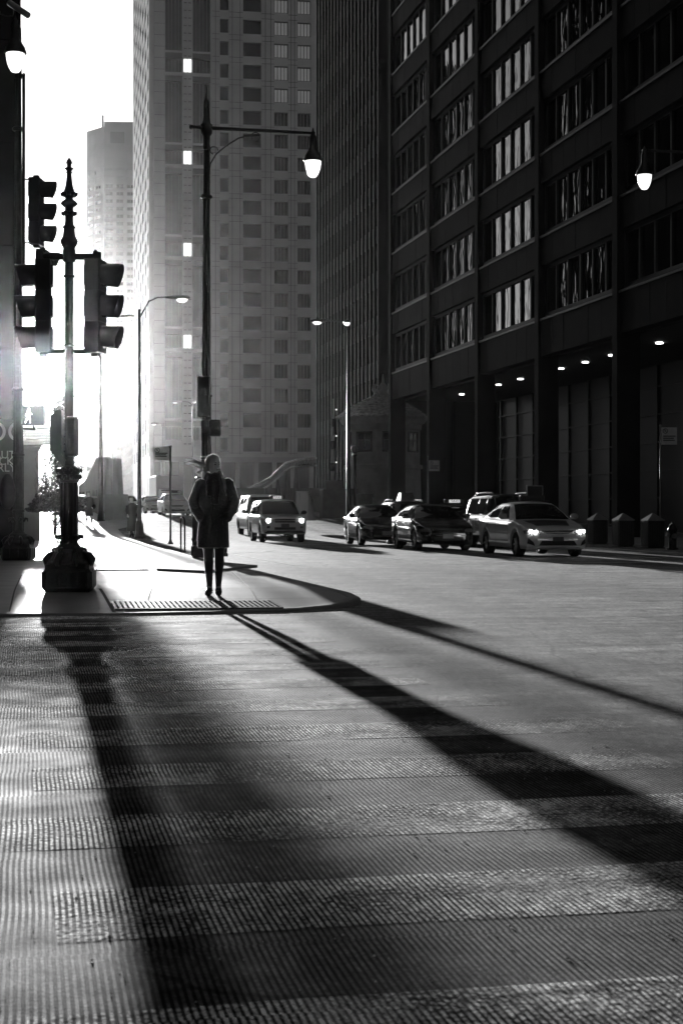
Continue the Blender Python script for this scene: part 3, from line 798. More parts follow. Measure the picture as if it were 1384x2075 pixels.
cobra('faint far street light near the hazy parking sign', q, (HY-860)/(F/165)+CH-1.2, [(-.8, 0, .3, .1)], r0=.08)
q = P(229, 1040, 190); q.z = 1.2
cobra('slim hazy street light far down the left pavement', q, (HY-808)/(F/190)+CH-1.2, [(-1, 0, 2.4, .1)], r0=.08)
# 4 - signs
def sign(label, p, h, w, hh, side, z_top, seen=True, r=.022, rot=0.0, back=False):
    t = thing('parking_sign', label, 'sign', p, rot); b = MB()
    b.tube([(0, 0, 0), (0, 0, h)], r, 8); b.lathe([(.10, 0), (.09, .04), (.05, .10), (.03, .22)], 8); b.ball((0, 0, h), r*1.6, 8, 6)
    b.build('post', galv, t)
    x0 = side*(.04) if side > 0 else side*(.04)-w
    pl = MB(); pl.bbox((x0, -.012, z_top-hh), (x0+w, 0, z_top), .003); pb = pl.build('plate', mat('sign_white', .55, .45, 0, .1, 8), t)
    m2 = MB(); dark = mat('sign_print', .03, .5)
    cx = x0+w*.24; cz = z_top-w*.24; rr = w*.17
    N_ = 20
    m2.loft([[(cx+q*math.cos(2*math.pi*j/N_), -.0155, cz+q*math.sin(2*math.pi*j/N_)) for j in range(N_)] for q in (rr, rr*.78)], 0, False, False)
    m2.obox((cx, -.018, cz), (rr*1.9, .003, rr*.18), Matrix.Rotation(R(45), 3, 'Y'))
    tt = text_mb('P', rr*1.5, .001); tt.xf(Matrix.Translation((cx, -.0155, cz)) @ FACE)
    m2.add(tt.v, tt.f)
    for k, (s_, w_) in enumerate(((.50, .8), (.62, .7), (.74, .75))):
        m2.box((x0+w*.1, -.0155, z_top-hh*s_-.02), (x0+w*(.1+w_), -.0125, z_top-hh*s_+.012))
    m2.build('print', dark, pb)
    return t
q = P(1337, 1108, 47.5); q.z = WZ
sign('parking sign on a slim pole at the right kerb beside the hydrant', q, (HY-862)/(F/47.5)+CH-WZ, .46, .52, 1, (HY-866)/(F/47.5)+CH-WZ)
q = P(867, 1060, 74.0); q.z = gz(q)+WZ
sign('small pale sign on a pole before the granite column', q, (HY-925)/(F/74)+CH-q.z, .50, .50, 1, (HY-933)/(F/74)+CH-q.z)
q = P(346, 1103, 50.8); q.z = WZ
sign('hazy sign on a thin dark pole left of the woman, near the bike rack', q, (HY-905)/63+CH-WZ, .50, .42, -1, (HY-905)/63+CH-WZ, r=.035)
# 5 - bike rack hoop seen edge on
q = P(371, 1118, 41.0); q.z = WZ
t = thing('bike_rack', 'narrow black hoop rack on the pavement edge left of the woman', 'bike rack', q, R(0)); b = MB()
b.tube([(-.05, 0, 0), (-.05, .0, .80), (-.035, 0, .87), (0, 0, .90), (.035, .0, .87), (.05, 0, .80), (.05, 0, 0)], .024, 10); b.build('hoop', blackm, t)
b = MB(); b.box((-.09, -.06, 0), (-.02, .06, .015)); b.box((.02, -.06, 0), (.09, .06, .015)); b.build('foot', blackm, t)
# 6 - pavement grates
def grate(label, pts, bars, slant=0.0):
    a, b_, c, d_ = pts; t = thing('pavement_grate', label, 'grate', (a.x, a.y, 0), 0)
    o = Vector((a.x, a.y, 0)); A_, B_, C_, D_ = [Vector((p.x, p.y, 0))-o for p in (a, b_, c, d_)]
    f = MB(); w = .05
    def bar(p, q, w, z0, z1, mb):
        tt = (q-p).normalized(); tt = Vector((-tt.y, tt.x, 0))*w/2
        vs = [p-tt, q-tt, q+tt, p+tt]; zs = [wz(v+o) for v in vs]
        mb.add([(v.x, v.y, z+z0) for v, z in zip(vs, zs)]+[(v.x, v.y, z+z1) for v, z in zip(vs, zs)], [(3,2,1,0),(4,5,6,7),(0,1,5,4),(1,2,6,5),(2,3,7,6),(3,0,4,7)])
    m3 = MB()
    for i in range(8):
        a0, a1 = i/8, (i+1)/8; vs = [A_.lerp(D_, a0), B_.lerp(C_, a0), B_.lerp(C_, a1), A_.lerp(D_, a1)]
        m3.add([(v.x, v.y, wz(v+o)+.004) for v in vs], [(0, 1, 2, 3)])
    m3.build('pit_shade', mat('shade_black', .008, .9), t)  # flat black sheet painted as the darkness under the bars
    n = bars; f = MB()
    for i in range(n+1):
        k = i/n; bar(A_.lerp(B_, k), D_.lerp(C_, k), .035, .005, .022, f)
    for k in (.0, .5, 1.0): bar(A_.lerp(D_, k), B_.lerp(C_, k), .03, .005, .020, f)
    f.build('bars', iron2, t)
grate('long steel pavement grate right at the feet of the woman', [GW(236, 1237), GW(572, 1234), GW(548, 1220), GW(228, 1222)], 32)
grate('farther thin pavement grate behind the nearest signal post', [GW(188, 1157), GW(300, 1156), GW(298, 1151), GW(188, 1152)], 20)
# 7 - litter bins, hydrant
def bin_(label, p, rot):
    t = thing('litter_bin', label, 'litter bin', p, rot, 'pyramid-topped bins along the right kerb'); b = MB()
    b.bbox((-.24, -.24, .03), (.24, .24, .78), .02); b.box((-.26, -.26, 0), (.26, .26, .029))
    for k in range(7):
        x = -.21+k*.07
        for s in (-1, 1): b.box((x-.015, s*.25-.008, .06), (x+.015, s*.25+.008, .74)); b.box((s*.25-.008, x-.015, .06), (s*.25+.008, x+.015, .74))
    b.build('body', mat('bin_slats', .022, .5, .2, .3, 6), t)
    b = MB(); b.add([(-.27, -.27, .8), (.27, -.27, .8), (.27, .27, .8), (-.27, .27, .8), (-.02, -.02, 1.0), (.02, -.02, 1.0), (.02, .02, 1.0), (-.02, .02, 1.0)], [(0, 1, 5, 4), (1, 2, 6, 5), (2, 3, 7, 6), (3, 0, 4, 7), (4, 5, 6, 7), (3, 2, 1, 0)])
    b.box((-.26, -.26, .781), (.26, .26, .799)); b.build('lid', mat('bin_lid', .30, .38, .5, .2, 6), t)
    return t
for lab, px, py in (('litter bin with a pyramid lid closest to the white taxi', 1210, 1103), ('middle litter bin with a pyramid lid on the right kerb', 1262, 1108), ('litter bin with a pyramid lid beside the parking sign pole', 1322, 1111)):
    q = P(px, py, F*(CH-WZ)/(py-HY)); q.z = WZ; bin_(lab, q, A)
q = P(1362, 1114, F/(1114-HY)); q.z = WZ
t = thing('fire_hydrant', 'squat dark hydrant with side caps beyond the last bin at the right edge', 'hydrant', q, A); b = MB()
b.lathe([(.16, 0), (.16, .04), (.11, .06), (.11, .5), (.14, .52), (.14, .56), (.12, .6), (.07, .70), (.03, .73), (.03, .77)], 14); b.build('body', blackm, t)
b = MB(); b.cyl((-.14, 0, .42), (.1, 0, 0), .06, 10); b.cyl((0, -.14, .38), (0, .1, 0), .07, 10); b.build('cap', galv, t)
b = MB(); b.cyl((.14, 0, .42), (.1, 0, 0), .06, 10); b.build('cap', galv, t)
# ---------------------------------------------------------------- vehicles
def interp(pts, x):
    if x <= pts[0][0]: return pts[0][1]
    for (a, p), (b, q) in zip(pts, pts[1:]):
        if x <= b:
            t = (x-a)/(b-a); t = t*t*(3-2*t)*.5+t*.5
            return p+(q-p)*t
    return pts[-1][1]
def paint(name, col, rough=.28, coat=.6): return mat(name, col, rough, 0, .06, 3, coat=coat)
def car_shape(sp):
    L = sp['L']; xs = set()
    n = 64
    for i in range(n+1): xs.add(round(L*i/n, 4))
    for e in (.015, .03, .05, .09, .13): xs.add(e); xs.add(round(L-e, 4))
    rw = sp['rw']+.055
    for xc in sp['wx']:
        for k in range(17):
            a = math.pi*k/16; xs.add(round(xc+rw*math.cos(a), 4))
        xs.add(round(xc-rw-.004, 4)); xs.add(round(xc+rw+.004, 4))
    xs = sorted(xs); rings = []
    for x in xs:
        zb = interp(sp['zb'], x); zs = interp(sp['zs'], x); zr = max(interp(sp['zr'], x), zs+.012); w = interp(sp['w'], x)
        arch = 0
        for xc in sp['wx']:
            dx = abs(x-xc)
            if dx < rw: arch = max(arch, sp['rw']+math.sqrt(rw*rw-dx*dx))
        lo = max(zb, arch)
        cab = max(0, min(1, (zr-zs)/(sp['H']-zs)))
        wb = w*(.93-.0*cab); wr = sp['wr']
        wtop = wb*(1-cab)*.92 + cab*wr
        zm = max(lo+.03, (zb+zs)*.55); zsh = max(lo+.06, zs-.07)
        half = [(0, lo), (w*.80, lo), (w*.965, lo+.015), (w*.99, max(lo+.025, zb+.14)), (w, max(zm, lo+.03)), (w*.99, zsh), (w*.965, max(zs-.02, zsh+.005)), (wb, max(zs, zsh+.01)),
                (wb*(1-.06)+wtop*.06, max(zs, zsh+.01)+.4*(zr-zs)*.15+.002), ((wb+wtop)/2, (zs+zr)/2+.004+.03*cab), (wtop, zr-.055*cab), (wtop*.93, zr-.02*cab), (wtop*.6, zr+.012), (0, zr+.022)]
        rings.append([(x, y, z) for y, z in half] + [(x, -y, z) for y, z in half[-2:0:-1]])
    return rings
def patch(bvh, cs, d, nu=10, nv=6, off=.006, crown=0.0):
    """quad with corners cs (a b c d) laid onto the body along direction d"""
    d = Vector(d).normalized(); cs = [Vector(c) for c in cs]; vs = []; ok = True
    for j in range(nv+1):
        for i in range(nu+1):
            s, t = i/nu, j/nv
            p = cs[0].lerp(cs[1], s).lerp(cs[3].lerp(cs[2], s), t)
            hit = bvh.ray_cast(p-d*3, d)
            q = hit[0] if hit[0] is not None else None
            if q is None:
                near = bvh.find_nearest(p); q = near[0]
            vs.append(q-d*off)
    return vs, [(j*(nu+1)+i, j*(nu+1)+i+1, (j+1)*(nu+1)+i+1, (j+1)*(nu+1)+i) for j in range(nv) for i in range(nu)]
def car(name, label, cat, sp, mp, pos, rot, group=None):
    """local: x from the nose backwards, y to the car's right?, z up; origin at nose"""
    t = thing(name, label, cat, pos, rot, group)
    L = sp['L']; rings = car_shape(sp)
    b = MB(); b.loft(rings, 0, True)
    body = b.build('body', [mp], t)
    dg = [v.co.copy() for v in body.data.vertices]; fs = [tuple(p.vertices) for p in body.data.polygons]
    bvh = BVHTree.FromPolygons(dg, fs)
    def pp_(nm, quads, m, parent=None, off=.006, nu=10, nv=6, smooth=True):
        mb = MB()
        for cs, d in quads:
            v, f = patch(bvh, cs, d, nu, nv, off); mb.add(v, f, 0, smooth)
        return mb.build(nm, m, parent or t)
    H = sp['H']; ws0, ws1 = sp['ws']; rs0, rs1 = sp['rs']; wr = sp['wr']
    zs0 = interp(sp['zs'], ws0); wb = interp(sp['w'], ws0)*.93
    D = (1, 0, -.35)
    a = sp.get('wsm', .06)
    pp_('windshield', [(((ws0+.05, -wb*.90, zs0+.05), (ws0+.05, wb*.90, zs0+.05), (ws1-.03, wr*.90, H-.07), (ws1-.03, -wr*.90, H-.07)), (1, 0, -.9))], cglass, off=.008, nu=14, nv=10)
    zr1 = interp(sp['zs'], rs1)
    if sp.get('rear', True):
        pp_('rear_window', [(((rs1-.05, wb*.84, zr1+.06), (rs1-.05, -wb*.84, zr1+.06), (rs0+.05, -wr*.88, H-.08), (rs0+.05, wr*.88, H-.08)), (-1, 0, -.9 if sp.get('sedan') else -.25))], cglass, off=.008)
    # side glass
    zt = H-.13
    for s in (1, -1):
        for k, (x0b, x1b, x0t, x1t) in enumerate(sp['sw']):
            zb0 = interp(sp['zs'], (x0b+x1b)/2)+.045
            pp_('side_window', [(((x0b, s*.9, zb0), (x1b, s*.9, zb0), (x1t, s*.8, zt), (x0t, s*.8, zt)), (0, -s, 0))], cglass, off=.006*1)
        # doors: thin dark shut lines and handles
        mb = MB()
        for x in sp['doors']:
            v, f = patch(bvh, [(x, s*.9, interp(sp['zb'], x)+.12), (x+.016, s*.9, interp(sp['zb'], x)+.12), (x+.016, s*.9, interp(sp['zs'], x)), (x, s*.9, interp(sp['zs'], x))], (0, -s, 0), 1, 8, .003); mb.add(v, f)
        mb.build('shut_line', plast, t)
        mb = MB()
        for x in sp['handles']:
            v, f = patch(bvh, [(x, s*.9, interp(sp['zs'], x)-.13), (x+.17, s*.9, interp(sp['zs'], x)-.13), (x+.17, s*.9, interp(sp['zs'], x)-.10), (x, s*.9, interp(sp['zs'], x)-.10)], (0, -s, 0), 4, 2, .03)
            h0 = [Vector(q)+Vector((0, -s*.028, 0)) for q in v]; k = len(v); mb.add(v+h0, f+[tuple(i+k for i in q[::-1]) for q in f]); mb.build('door_handle', mp, t); mb = MB()
        # mirror
        xm = ws0+.42; mb = MB(); mb.ball((xm, s*(sp['W']/2+.10), interp(sp['zs'], xm)+.11), (.10, .115, .085), 12, 8); mb.obox((xm+.03, s*(sp['W']/2-.01), interp(sp['zs'], xm)+.05), (.06, .14, .04)); mb.build('wing_mirror', sp.get('mirror', mp), t)
    # nose: grille, lamps, intake, plate
    fr = (1, 0, 0)
    for nm, q, m, off in sp['front']:
        pp_(nm, [(((-.1, -y0, z0), (-.1, y0, z0), (-.1, y1, z1), (-.1, -y1, z1)), fr) for y0, z0, y1, z1 in q], m, off=off, nu=16, nv=6)
    for nm, ys, m, off in sp['pairs']:
        for s in (1, -1):
            (ya, za), (yb, zb_), (yc, zc), (yd, zd) = ys
            pp_(nm, [(((-.1, s*ya, za), (-.1, s*yb, zb_), (-.1, s*yc, zc), (-.1, s*yd, zd)), (1, 0, -.15 if nm == 'headlight' else 0))], m, off=off, nu=10, nv=6)
    # taillights
    for s in (1, -1):
        zt_ = interp(sp['zs'], L-.3)
        pp_('taillight', [(((L+.1, s*.45, zt_-.22), (L+.1, s*.8, zt_-.22), (L+.1, s*.8, zt_-.06), (L+.1, s*.5, zt_-.06)), (-1, 0, 0))], mat('tail_lens', .08, .15, coat=.5), off=.008)
    if sp.get('bulbs'):
        for s in (1, -1):
            for (y, z, r) in sp['bulbs']:
                h = bvh.ray_cast(Vector((-2, s*y, z)), Vector((1, 0, 0)))
                if h[0]: 
                    m_ = MB(); m_.ball(h[0]+Vector((-.012, 0, 0)), (.03, r, r), 12, 8); m_.build('headlight_bulb', headl, t)
    # wheels
    for i, xc in enumerate(sp['wx']):
        for s in (1, -1):
            w = bpy.data.objects.new('wheel', None); COL.objects.link(w); w.parent = t; w.location = (xc, s*(sp['W']/2-.135), sp['rw'])
            r = sp['rw']; m_ = MB()
            prof = [(r*.62, -.11), (r*.9, -.112), (r*.97, -.10), (r, -.07), (r, .07), (r*.97, .10), (r*.9, .112), (r*.62, .11)]
            rr = [[(q*math.cos(a_), y, q*math.sin(a_)) for a_ in [2*math.pi*j/28 for j in range(28)]] for q, y in prof]
            m_.loft(rr+[rr[0]], 0, True, False); m_.build('tyre', rubber, w)
            m_ = MB(); yo = s*.075
            m_.loft([[(q*math.cos(a_), y, q*math.sin(a_)) for a_ in [2*math.pi*j/28 for j in range(28)]] for q, y in ((r*.62, -.10), (r*.64, 0), (r*.62, .10))], 0, True, False)
            m_.cyl((0, s*.02, 0), (0, .02, 0), r*.6, 24, 1)
            for k in range(sp.get('spk', 5)):
                a_ = 2*math.pi*k/sp.get('spk', 5)
                m_.obox((r*.31*math.cos(a_), yo, r*.31*math.sin(a_)), (r*.62, .03, r*.15), Matrix.Rotation(-a_, 3, 'Y'))
            m_.cyl((0, yo+s*.012, 0), (0, .04, 0), r*.13, 12)
            m_.build('rim', [sp.get('rim', mat('alloy', .35, .3, .9, .1, 4)), blackm], w)
    for fn in sp.get('extra', []): fn(t, sp, bvh, mp)
    return t
def place(px, py, Y, z=None):
    q = Vector(((px-CX)/F*Y, Y, 0)); q.z = gz(q) if z is None else z; return q
HEAD = A+R(90)         # local +x (nose to tail) points up the street
black_trim = plast
def sedan(H=1.47, L=4.8, W=1.82, **k):
    w = W/2
    d = dict(L=L, W=W, H=H, rw=.325, wx=(.92, L-1.10), sedan=True, wr=w*.66,
        zb=[(0, .34), (.04, .25), (.15, .2), (L-.2, .24), (L, .38)],
        zs=[(0, .52), (.02, .62), (.08, .69), (.25, .755), (.7, .86), (1.25, .95), (2.3, .97), (3.6, 1.01), (4.3, 1.04), (4.65, 1.0), (4.75, .9), (L, .7)],
        zr=[(0, 0), (1.15, .9), (1.22, .97), (1.65, 1.21), (2.0, 1.37), (2.25, 1.435), (2.7, H-.02), (3.1, H-.035), (3.45, 1.36), (3.9, 1.17), (4.2, 1.05), (L, 0)],
        w=[(0, w*.62), (.02, w*.72), (.06, w*.82), (.15, w*.9), (.35, w*.96), (.8, w*.99), (1.5, w), (3.6, w), (4.3, w*.96), (4.65, w*.88), (4.78, w*.76), (L, w*.6)],
        ws=(1.18, 2.12), rs=(3.15, 4.1), sw=[(1.62, 2.58, 2.12, 2.58), (2.68, 3.55, 2.68, 3.30), (3.62, 3.88, 3.40, 3.50)],
        doors=(1.45, 2.63, 3.55), handles=(2.35, 3.3),
        front=[('grille', [(.32, .60, .43, .675)], black_trim, .010), ('lower_intake', [(.50, .30, .46, .42)], black_trim, .010), ('number_plate', [(.16, .40, .16, .52)], mat('number_plate', .25, .4), .03)],
        pairs=[('headlight', [(.47, .60), (.84, .66), (.86, .76), (.50, .69)], mat('lamp_lens', .35, .08, coat=.8), .012), ('fog_recess', [(.62, .30), (.80, .36), (.78, .50), (.66, .40)], black_trim, .010)])
    d.update(k); return d
white_c = paint('white_taxi_paint', .85); black_c = paint('black_car_paint', .010, .16, 1.0); silver_c = paint('silver_paint', .38, .3); grey_c = paint('grey_taxi_paint', .55, .35); dark_c = paint('dark_car_paint', .03, .2, 1.0)
def roofsign(text=None, w=.62, adboard=False, x=2.35, emit=0.0, z0=None):
    def f(t, sp, bvh, mp):
        z = (z0 or sp['H'])+.02
        b = MB(); b.bbox((x-.08, -w/2, z), (x+.10, w/2, z+.15), .02); b.box((x-.05, -w*.7, z-.01), (x+.02, w*.7, z+.012)); r = b.build('roof_sign', plast, t)
        if text:
            q = MB(); q.bbox((x-.092, -w*.28, z+.02), (x-.081, w*.28, z+.135), .002); q.build('sign_panel', mat('sign_panel_lit', .6, .4, 0, .1, 4, emit=.25), r)
            q = text_mb(text, .13, .001); q.xf(Matrix.Translation((x-.096, 0, z+.078)) @ Matrix.Rotation(R(-90), 4, 'Z') @ FACE); q.build('sign_text', blackm, r)
        if adboard:
            xa = x+.45; b = MB(); b.add([(xa-.2, -.02, z), (xa+.65, -.02, z), (xa+.65, .02, z), (xa-.2, .02, z)], [(0, 1, 2, 3)])
            b = MB(); b.bbox((xa-.05, -.44, z+.02), (xa+.08, .0, z+.42), .015); bo = b.build('advert_board', mat('advert_board', .02, .5, 0, .2, 3), t)
            b = MB(); f_ = [(-.45, -.435, .01, .43), (-.005, .01, .01, .43), (-.434, -.006, .405, .43), (-.434, -.006, .01, .03)]
            for y0_, y1_, z0_, z1_ in f_: b.box((xa-.062, y0_, z+z0_), (xa-.051, y1_, z+z1_))
            b.build('frame', galv, bo)
    return f
# hood and door panels of the white taxi in a darker colour
def camry_panels(t, sp, bvh, mp):
    dk = paint('dark_panel_paint', .07, .3)
    v, f = patch(bvh, [(.42, -.46, 2), (.42, .46, 2), (1.12, .60, 2), (1.12, -.60, 2)], (0, 0, -1), 12, 10, .004); MB().add(v, f, 0, True).build('hood_panel', dk, t)
    for s in (1, -1):
        v, f = patch(bvh, [(1.46, s*.9, .40), (3.5, s*.9, .40), (3.54, s*.9, .88), (1.50, s*.9, .84)], (0, -s, 0), 14, 6, .0025); MB().add(v, f, 0, True).build('door_panel', dk, t)
    # wing shaped chrome bar over the grille
    mb = MB()
    for z, hw in ((.69, .44), (.64, .40)):
        v, f = patch(bvh, [(-.1, -hw, z), (-.1, hw, z), (-.1, hw*.97, z+.018), (-.1, -hw*.97, z+.018)], (1, 0, 0), 16, 1, .02); mb.add(v, f)
    mb.build('grille_bar', chrome, t)
    h = bvh.ray_cast(Vector((-2, 0, .665)), Vector((1, 0, 0)))[0]
    m_ = MB(); c = h+Vector((-.025, 0, 0))
    def ring(a, b_, cy, cz, r=.006): m_.tube([c+Vector((0, cy+a*math.cos(q), cz+b_*math.sin(q))) for q in [2*math.pi*j/16 for j in range(17)]], r, 6)
    ring(.055, .036, 0, 0); ring(.018, .034, 0, 0, .004); ring(.05, .012, 0, .018, .004); m_.build('badge', chrome, t)
sp = sedan(extra=[roofsign(None, .7, True, x=2.2), camry_panels], bulbs=[(.60, .655, .05), (.72, .675, .045)], mirror=silver_c, spk=7)
sp['front'] = [('grille', [(.30, .62, .44, .69)], black_trim, .010), ('lower_intake', [(.52, .31, .44, .43)], black_trim, .010), ('number_plate', [(.15, .42, .15, .53)], mat('number_plate_dark', .09, .4), .03)]
q = place(1130, 1128, 41.2)
car('taxi_sedan', 'white taxi sedan with dark hood panel and lit headlights, rightmost in the queue', 'taxi', sp, white_c, q, HEAD-R(1.0), 'cars waiting at the junction')
def badge2(t, sp, bvh, mp):
    mb = MB()
    v, f = patch(bvh, [(-.1, -.30, .66), (-.1, .30, .66), (-.1, .30, .672), (-.1, -.30, .672)], (1, 0, 0), 16, 1, .018); mb.add(v, f)
    v, f = patch(bvh, [(-.1, -.40, .46), (-.1, .40, .46), (-.1, .36, .47), (-.1, -.36, .47)], (1, 0, 0), 16, 1, .018); mb.add(v, f); mb.build('grille_bar', chrome, t)
sp = sedan(1.45, 4.7, 1.8, extra=[badge2], spk=5, rw=.32)
sp['front'][2] = ('number_plate', [(.17, .38, .17, .52)], mat('number_plate_pale', .35, .4), .03)
sp['pairs'][0] = ('headlight', [(.50, .58), (.82, .62), (.84, .72), (.56, .70)], mat('lamp_lens_dark', .10, .06, coat=1), .012)
q = place(908, 1112, 48.3)
car('black_sedan', 'black sedan with pale number plate directly left of the white taxi', 'car', sp, black_c, q, HEAD-R(2), 'cars waiting at the junction')
sp = sedan(1.48, 4.55, 1.78, extra=[badge2], spk=5, rw=.31)
sp['front'][2] = ('number_plate', [(.17, .38, .17, .52)], MATS['number_plate_pale'], .03)
q = place(784, 1101, 55.8)
car('black_sedan', 'smaller black sedan leftmost in the stopped queue, kerb behind it', 'car', sp, black_c, q, HEAD-R(3), 'cars waiting at the junction')
# sport utility taxis
def suv(H=1.70, L=4.45, W=1.80, **k):
    w = W/2
    d = dict(L=L, W=W, H=H, rw=.355, wx=(.86, L-.95), wr=w*.76,
        zb=[(0, .50), (.04, .40), (.12, .32), (L-.1, .36), (L, .5)],
        zs=[(0, .72), (.02, .86), (.07, .93), (.2, .97), (.6, 1.02), (1.1, 1.07), (2.3, 1.08), (L-.3, 1.10), (L-.06, 1.02), (L, .8)],
        zr=[(0, 0), (1.02, 1.0), (1.08, 1.09), (1.4, 1.36), (1.75, 1.60), (1.95, H-.02), (2.6, H), (L-.7, H-.02), (L-.35, H-.08), (L-.15, 1.35), (L-.04, 1.0), (L, 0)],
        w=[(0, w*.78), (.02, w*.86), (.07, w*.92), (.18, w*.97), (.6, w), (L-.4, w), (L-.1, w*.94), (L-.03, w*.86), (L, w*.8)],
        ws=(1.04, 1.86), rs=(L-.38, L-.08), sw=[(1.50, 2.30, 1.88, 2.30), (2.40, 3.25, 2.40, 3.25), (3.36, L-.45, 3.36, L-.60)],
        doors=(1.30, 2.35, 3.30), handles=(2.1, 3.0),
        front=[('grille', [(.40, .78, .42, .93)], mat('grille_dark', .03, .4), .010), ('lower_intake', [(.42, .50, .42, .60)], black_trim, .010), ('bumper', [(.80, .36, .78, .47)], black_trim, .008), ('number_plate', [(.16, .58, .16, .74)], mat('number_plate_dark', .09, .4), .03)],
        pairs=[('headlight', [(.52, .78), (.80, .78), (.82, .94), (.50, .94)], MATS['lamp_lens'], .012), ('fog_lamp', [(.60, .56), (.72, .56), (.72, .65), (.60, .65)], black_trim, .010)])
    d.update(k); return d
def grille_bars(t, sp, bvh, mp):
    mb = MB()
    for z in (.845,):
        v, f = patch(bvh, [(-.1, -.42, z), (-.1, .42, z), (-.1, .42, z+.035), (-.1, -.42, z+.035)], (1, 0, 0), 12, 1, .022); mb.add(v, f)
    mb.build('grille_bar', silver_c, t)
def roof_rails(t, sp, bvh, mp):
    for s in (1, -1):
        b = MB(); H = sp['H']; L = sp['L']; y = s*sp['wr']*.93
        b.tube([(2.0, y, H-.02), (2.12, y, H+.05), (3.0, y, H+.07), (L-1.0, y, H+.05), (L-.85, y, H-.03)], .02, 8); b.build('roof_rail', chrome, t)
sp = suv(extra=[roofsign('TAXI', .60, False, x=2.1), grille_bars], bulbs=[(.66, .86, .085)], mirror=plast)
q = place(578, 1098, 62.0)
car('taxi_suv', 'pale sport utility taxi with both headlights glowing, right of the woman', 'taxi', sp, grey_c, q, HEAD-R(1), 'cars driving down from the bridge')
sp = suv(1.98, 5.0, 1.95)
q = place(551, 1085, 73.0)
car('white_van', 'white van mostly hidden behind the pale sport utility taxi', 'van', sp, white_c, q, HEAD, 'cars driving down from the bridge')
sp = suv(1.78, 5.0, 1.95, extra=[roof_rails], bulbs=[(.70, .86, .05)])
q = place(1078, 1112, 50.5)
car('minivan', 'dark van with roof rails standing behind the white taxi', 'van', sp, dark_c, q, HEAD-R(1), 'cars waiting at the junction')
def wedge_ad(t, sp, bvh, mp):
    z = sp['H']; b = MB(); b.loft([[(2.0, y, z+.02) for y in (-.32, .32)]+[(2.9, y, z+.02) for y in (.32, -.32)], [(2.25, y, z+.36) for y in (-.25, .25)]+[(2.65, y, z+.36) for y in (.25, -.25)]], 0, False); b.build('advert_board', mat('advert_pale', .16, .3), t)
sp = suv(1.66, 4.45, 1.8, extra=[wedge_ad, roof_rails])
q = place(850, 1090, 64.5)
car('taxi_suv', 'dark sport utility taxi with wedge roof sign behind the two black sedans', 'taxi', sp, dark_c, q, HEAD-R(1), 'cars waiting at the junction')
sp = sedan(1.5, 4.8, 1.82, extra=[roofsign('TAXI', .75, False, x=2.2)])
q = place(952, 1100, 56.5)
car('taxi_sedan', 'dark taxi sedan with long roof sign hidden between the black sedan and white taxi', 'taxi', sp, dark_c, q, HEAD-R(1), 'cars waiting at the junction')
# on the bridge
sp = sedan(1.5, 4.8, 1.82, extra=[roofsign(None, .5, False, x=2.2)])
q = place(360, 1042, 102)
car('taxi_sedan', 'hazy white taxi coming over the crest of the bridge, left of the woman', 'taxi', sp, silver_c, q, HEAD, 'cars driving down from the bridge')
sp = sedan(1.5, 4.8, 1.82)
q = place(318, 1038, 128); car('parked_car', 'pale far car half hidden left of the hazy white taxi', 'car', sp, silver_c, q, HEAD+R(4), 'cars driving down from the bridge')
q = place(262, 1036, 125)
sp = sedan(1.5, 4.8, 1.82, bulbs=[(.68, .66, .10)])
car('oncoming_car', 'distant car with glaring headlights between the bridge pillar and the leaning figure', 'car', sp, silver_c, q, HEAD, 'cars driving down from the bridge')
# box truck behind the hazy cab
q = place(349, 1030, 138); t = thing('box_truck', 'hazy box truck behind the white taxi on the bridge', 'truck', q, HEAD, 'cars driving down from the bridge')
b = MB(); b.bbox((1.6, -1.25, .8), (8.0, 1.25, 3.35), .04); b.build('cargo_box', silver_c, t)
b = MB(); b.loft([[(x, y*w_, z) for y, z in ((-1, .45), (1, .45), (1, zt_), (-1, zt_))] for x, w_, zt_ in ((0, .95, 1.2), (.1, 1.0, 1.5), (.5, 1.05, 2.1), (1.5, 1.05, 2.2))], 0, False); b.build('cab', silver_c, t)
b = MB(); b.add([(.13, -.9, 1.5), (.13, .9, 1.5), (.46, .9, 2.05), (.46, -.9, 2.05)], [(0, 1, 2, 3)]); b.build('windshield', cglass, t)
for x in (1.0, 6.2):
    for s in (1, -1):
        b = MB(); b.cyl((x, s*1.0, .45), (0, .3, 0), .45, 20); b.build('wheel', rubber, t)
# ---------------------------------------------------------------- people
def fuse(mb, name, m, parent, vox=.012, smooth=6, ss=0):
    """join overlapping pieces into one continuous surface"""
    o = mb.build('tmp', m)
    r = o.modifiers.new('r', 'REMESH'); r.mode = 'VOXEL'; r.voxel_size = vox; r.use_smooth_shade = True
    s = o.modifiers.new('s', 'SMOOTH'); s.factor = .5; s.iterations = smooth
    dg = bpy.context.evaluated_depsgraph_get(); me = bpy.data.meshes.new_from_object(o.evaluated_get(dg))
    bpy.data.objects.remove(o)
    me.name = name; me.materials.clear(); me.materials.append(m)
    me.polygons.foreach_set('use_smooth', [True]*len(me.polygons))
    ob = bpy.data.objects.new(name, me); COL.objects.link(ob)
    if parent: ob.parent = parent
    return ob
def ell_loft(mb, secs, n=20):
    """secs: (z, cx, cy, rx, ry)"""
    mb.loft([[(cx+rx*math.cos(2*math.pi*j/n), cy+ry*math.sin(2*math.pi*j/n), z) for j in range(n)] for z, cx, cy, rx, ry in secs], 0, True)
skin = mat('skin', .74, .5, 0, .05, 30); tights = mat('dark_tights', .012, .6, 0, .2, 40)
coatm = mat('black_wool_coat', .010, .9, 0, .3, 25, .3, 120); scarfm = mat('dark_knit_scarf', .018, .9, 0, .3, 40, .5, 90)
hairm = mat('fair_hair', .30, .3, 0, .3, 60, stretch=(6, 6, 1)); bootm = mat('black_leather_boot', .010, .25, 0, .2, 10, coat=.4)
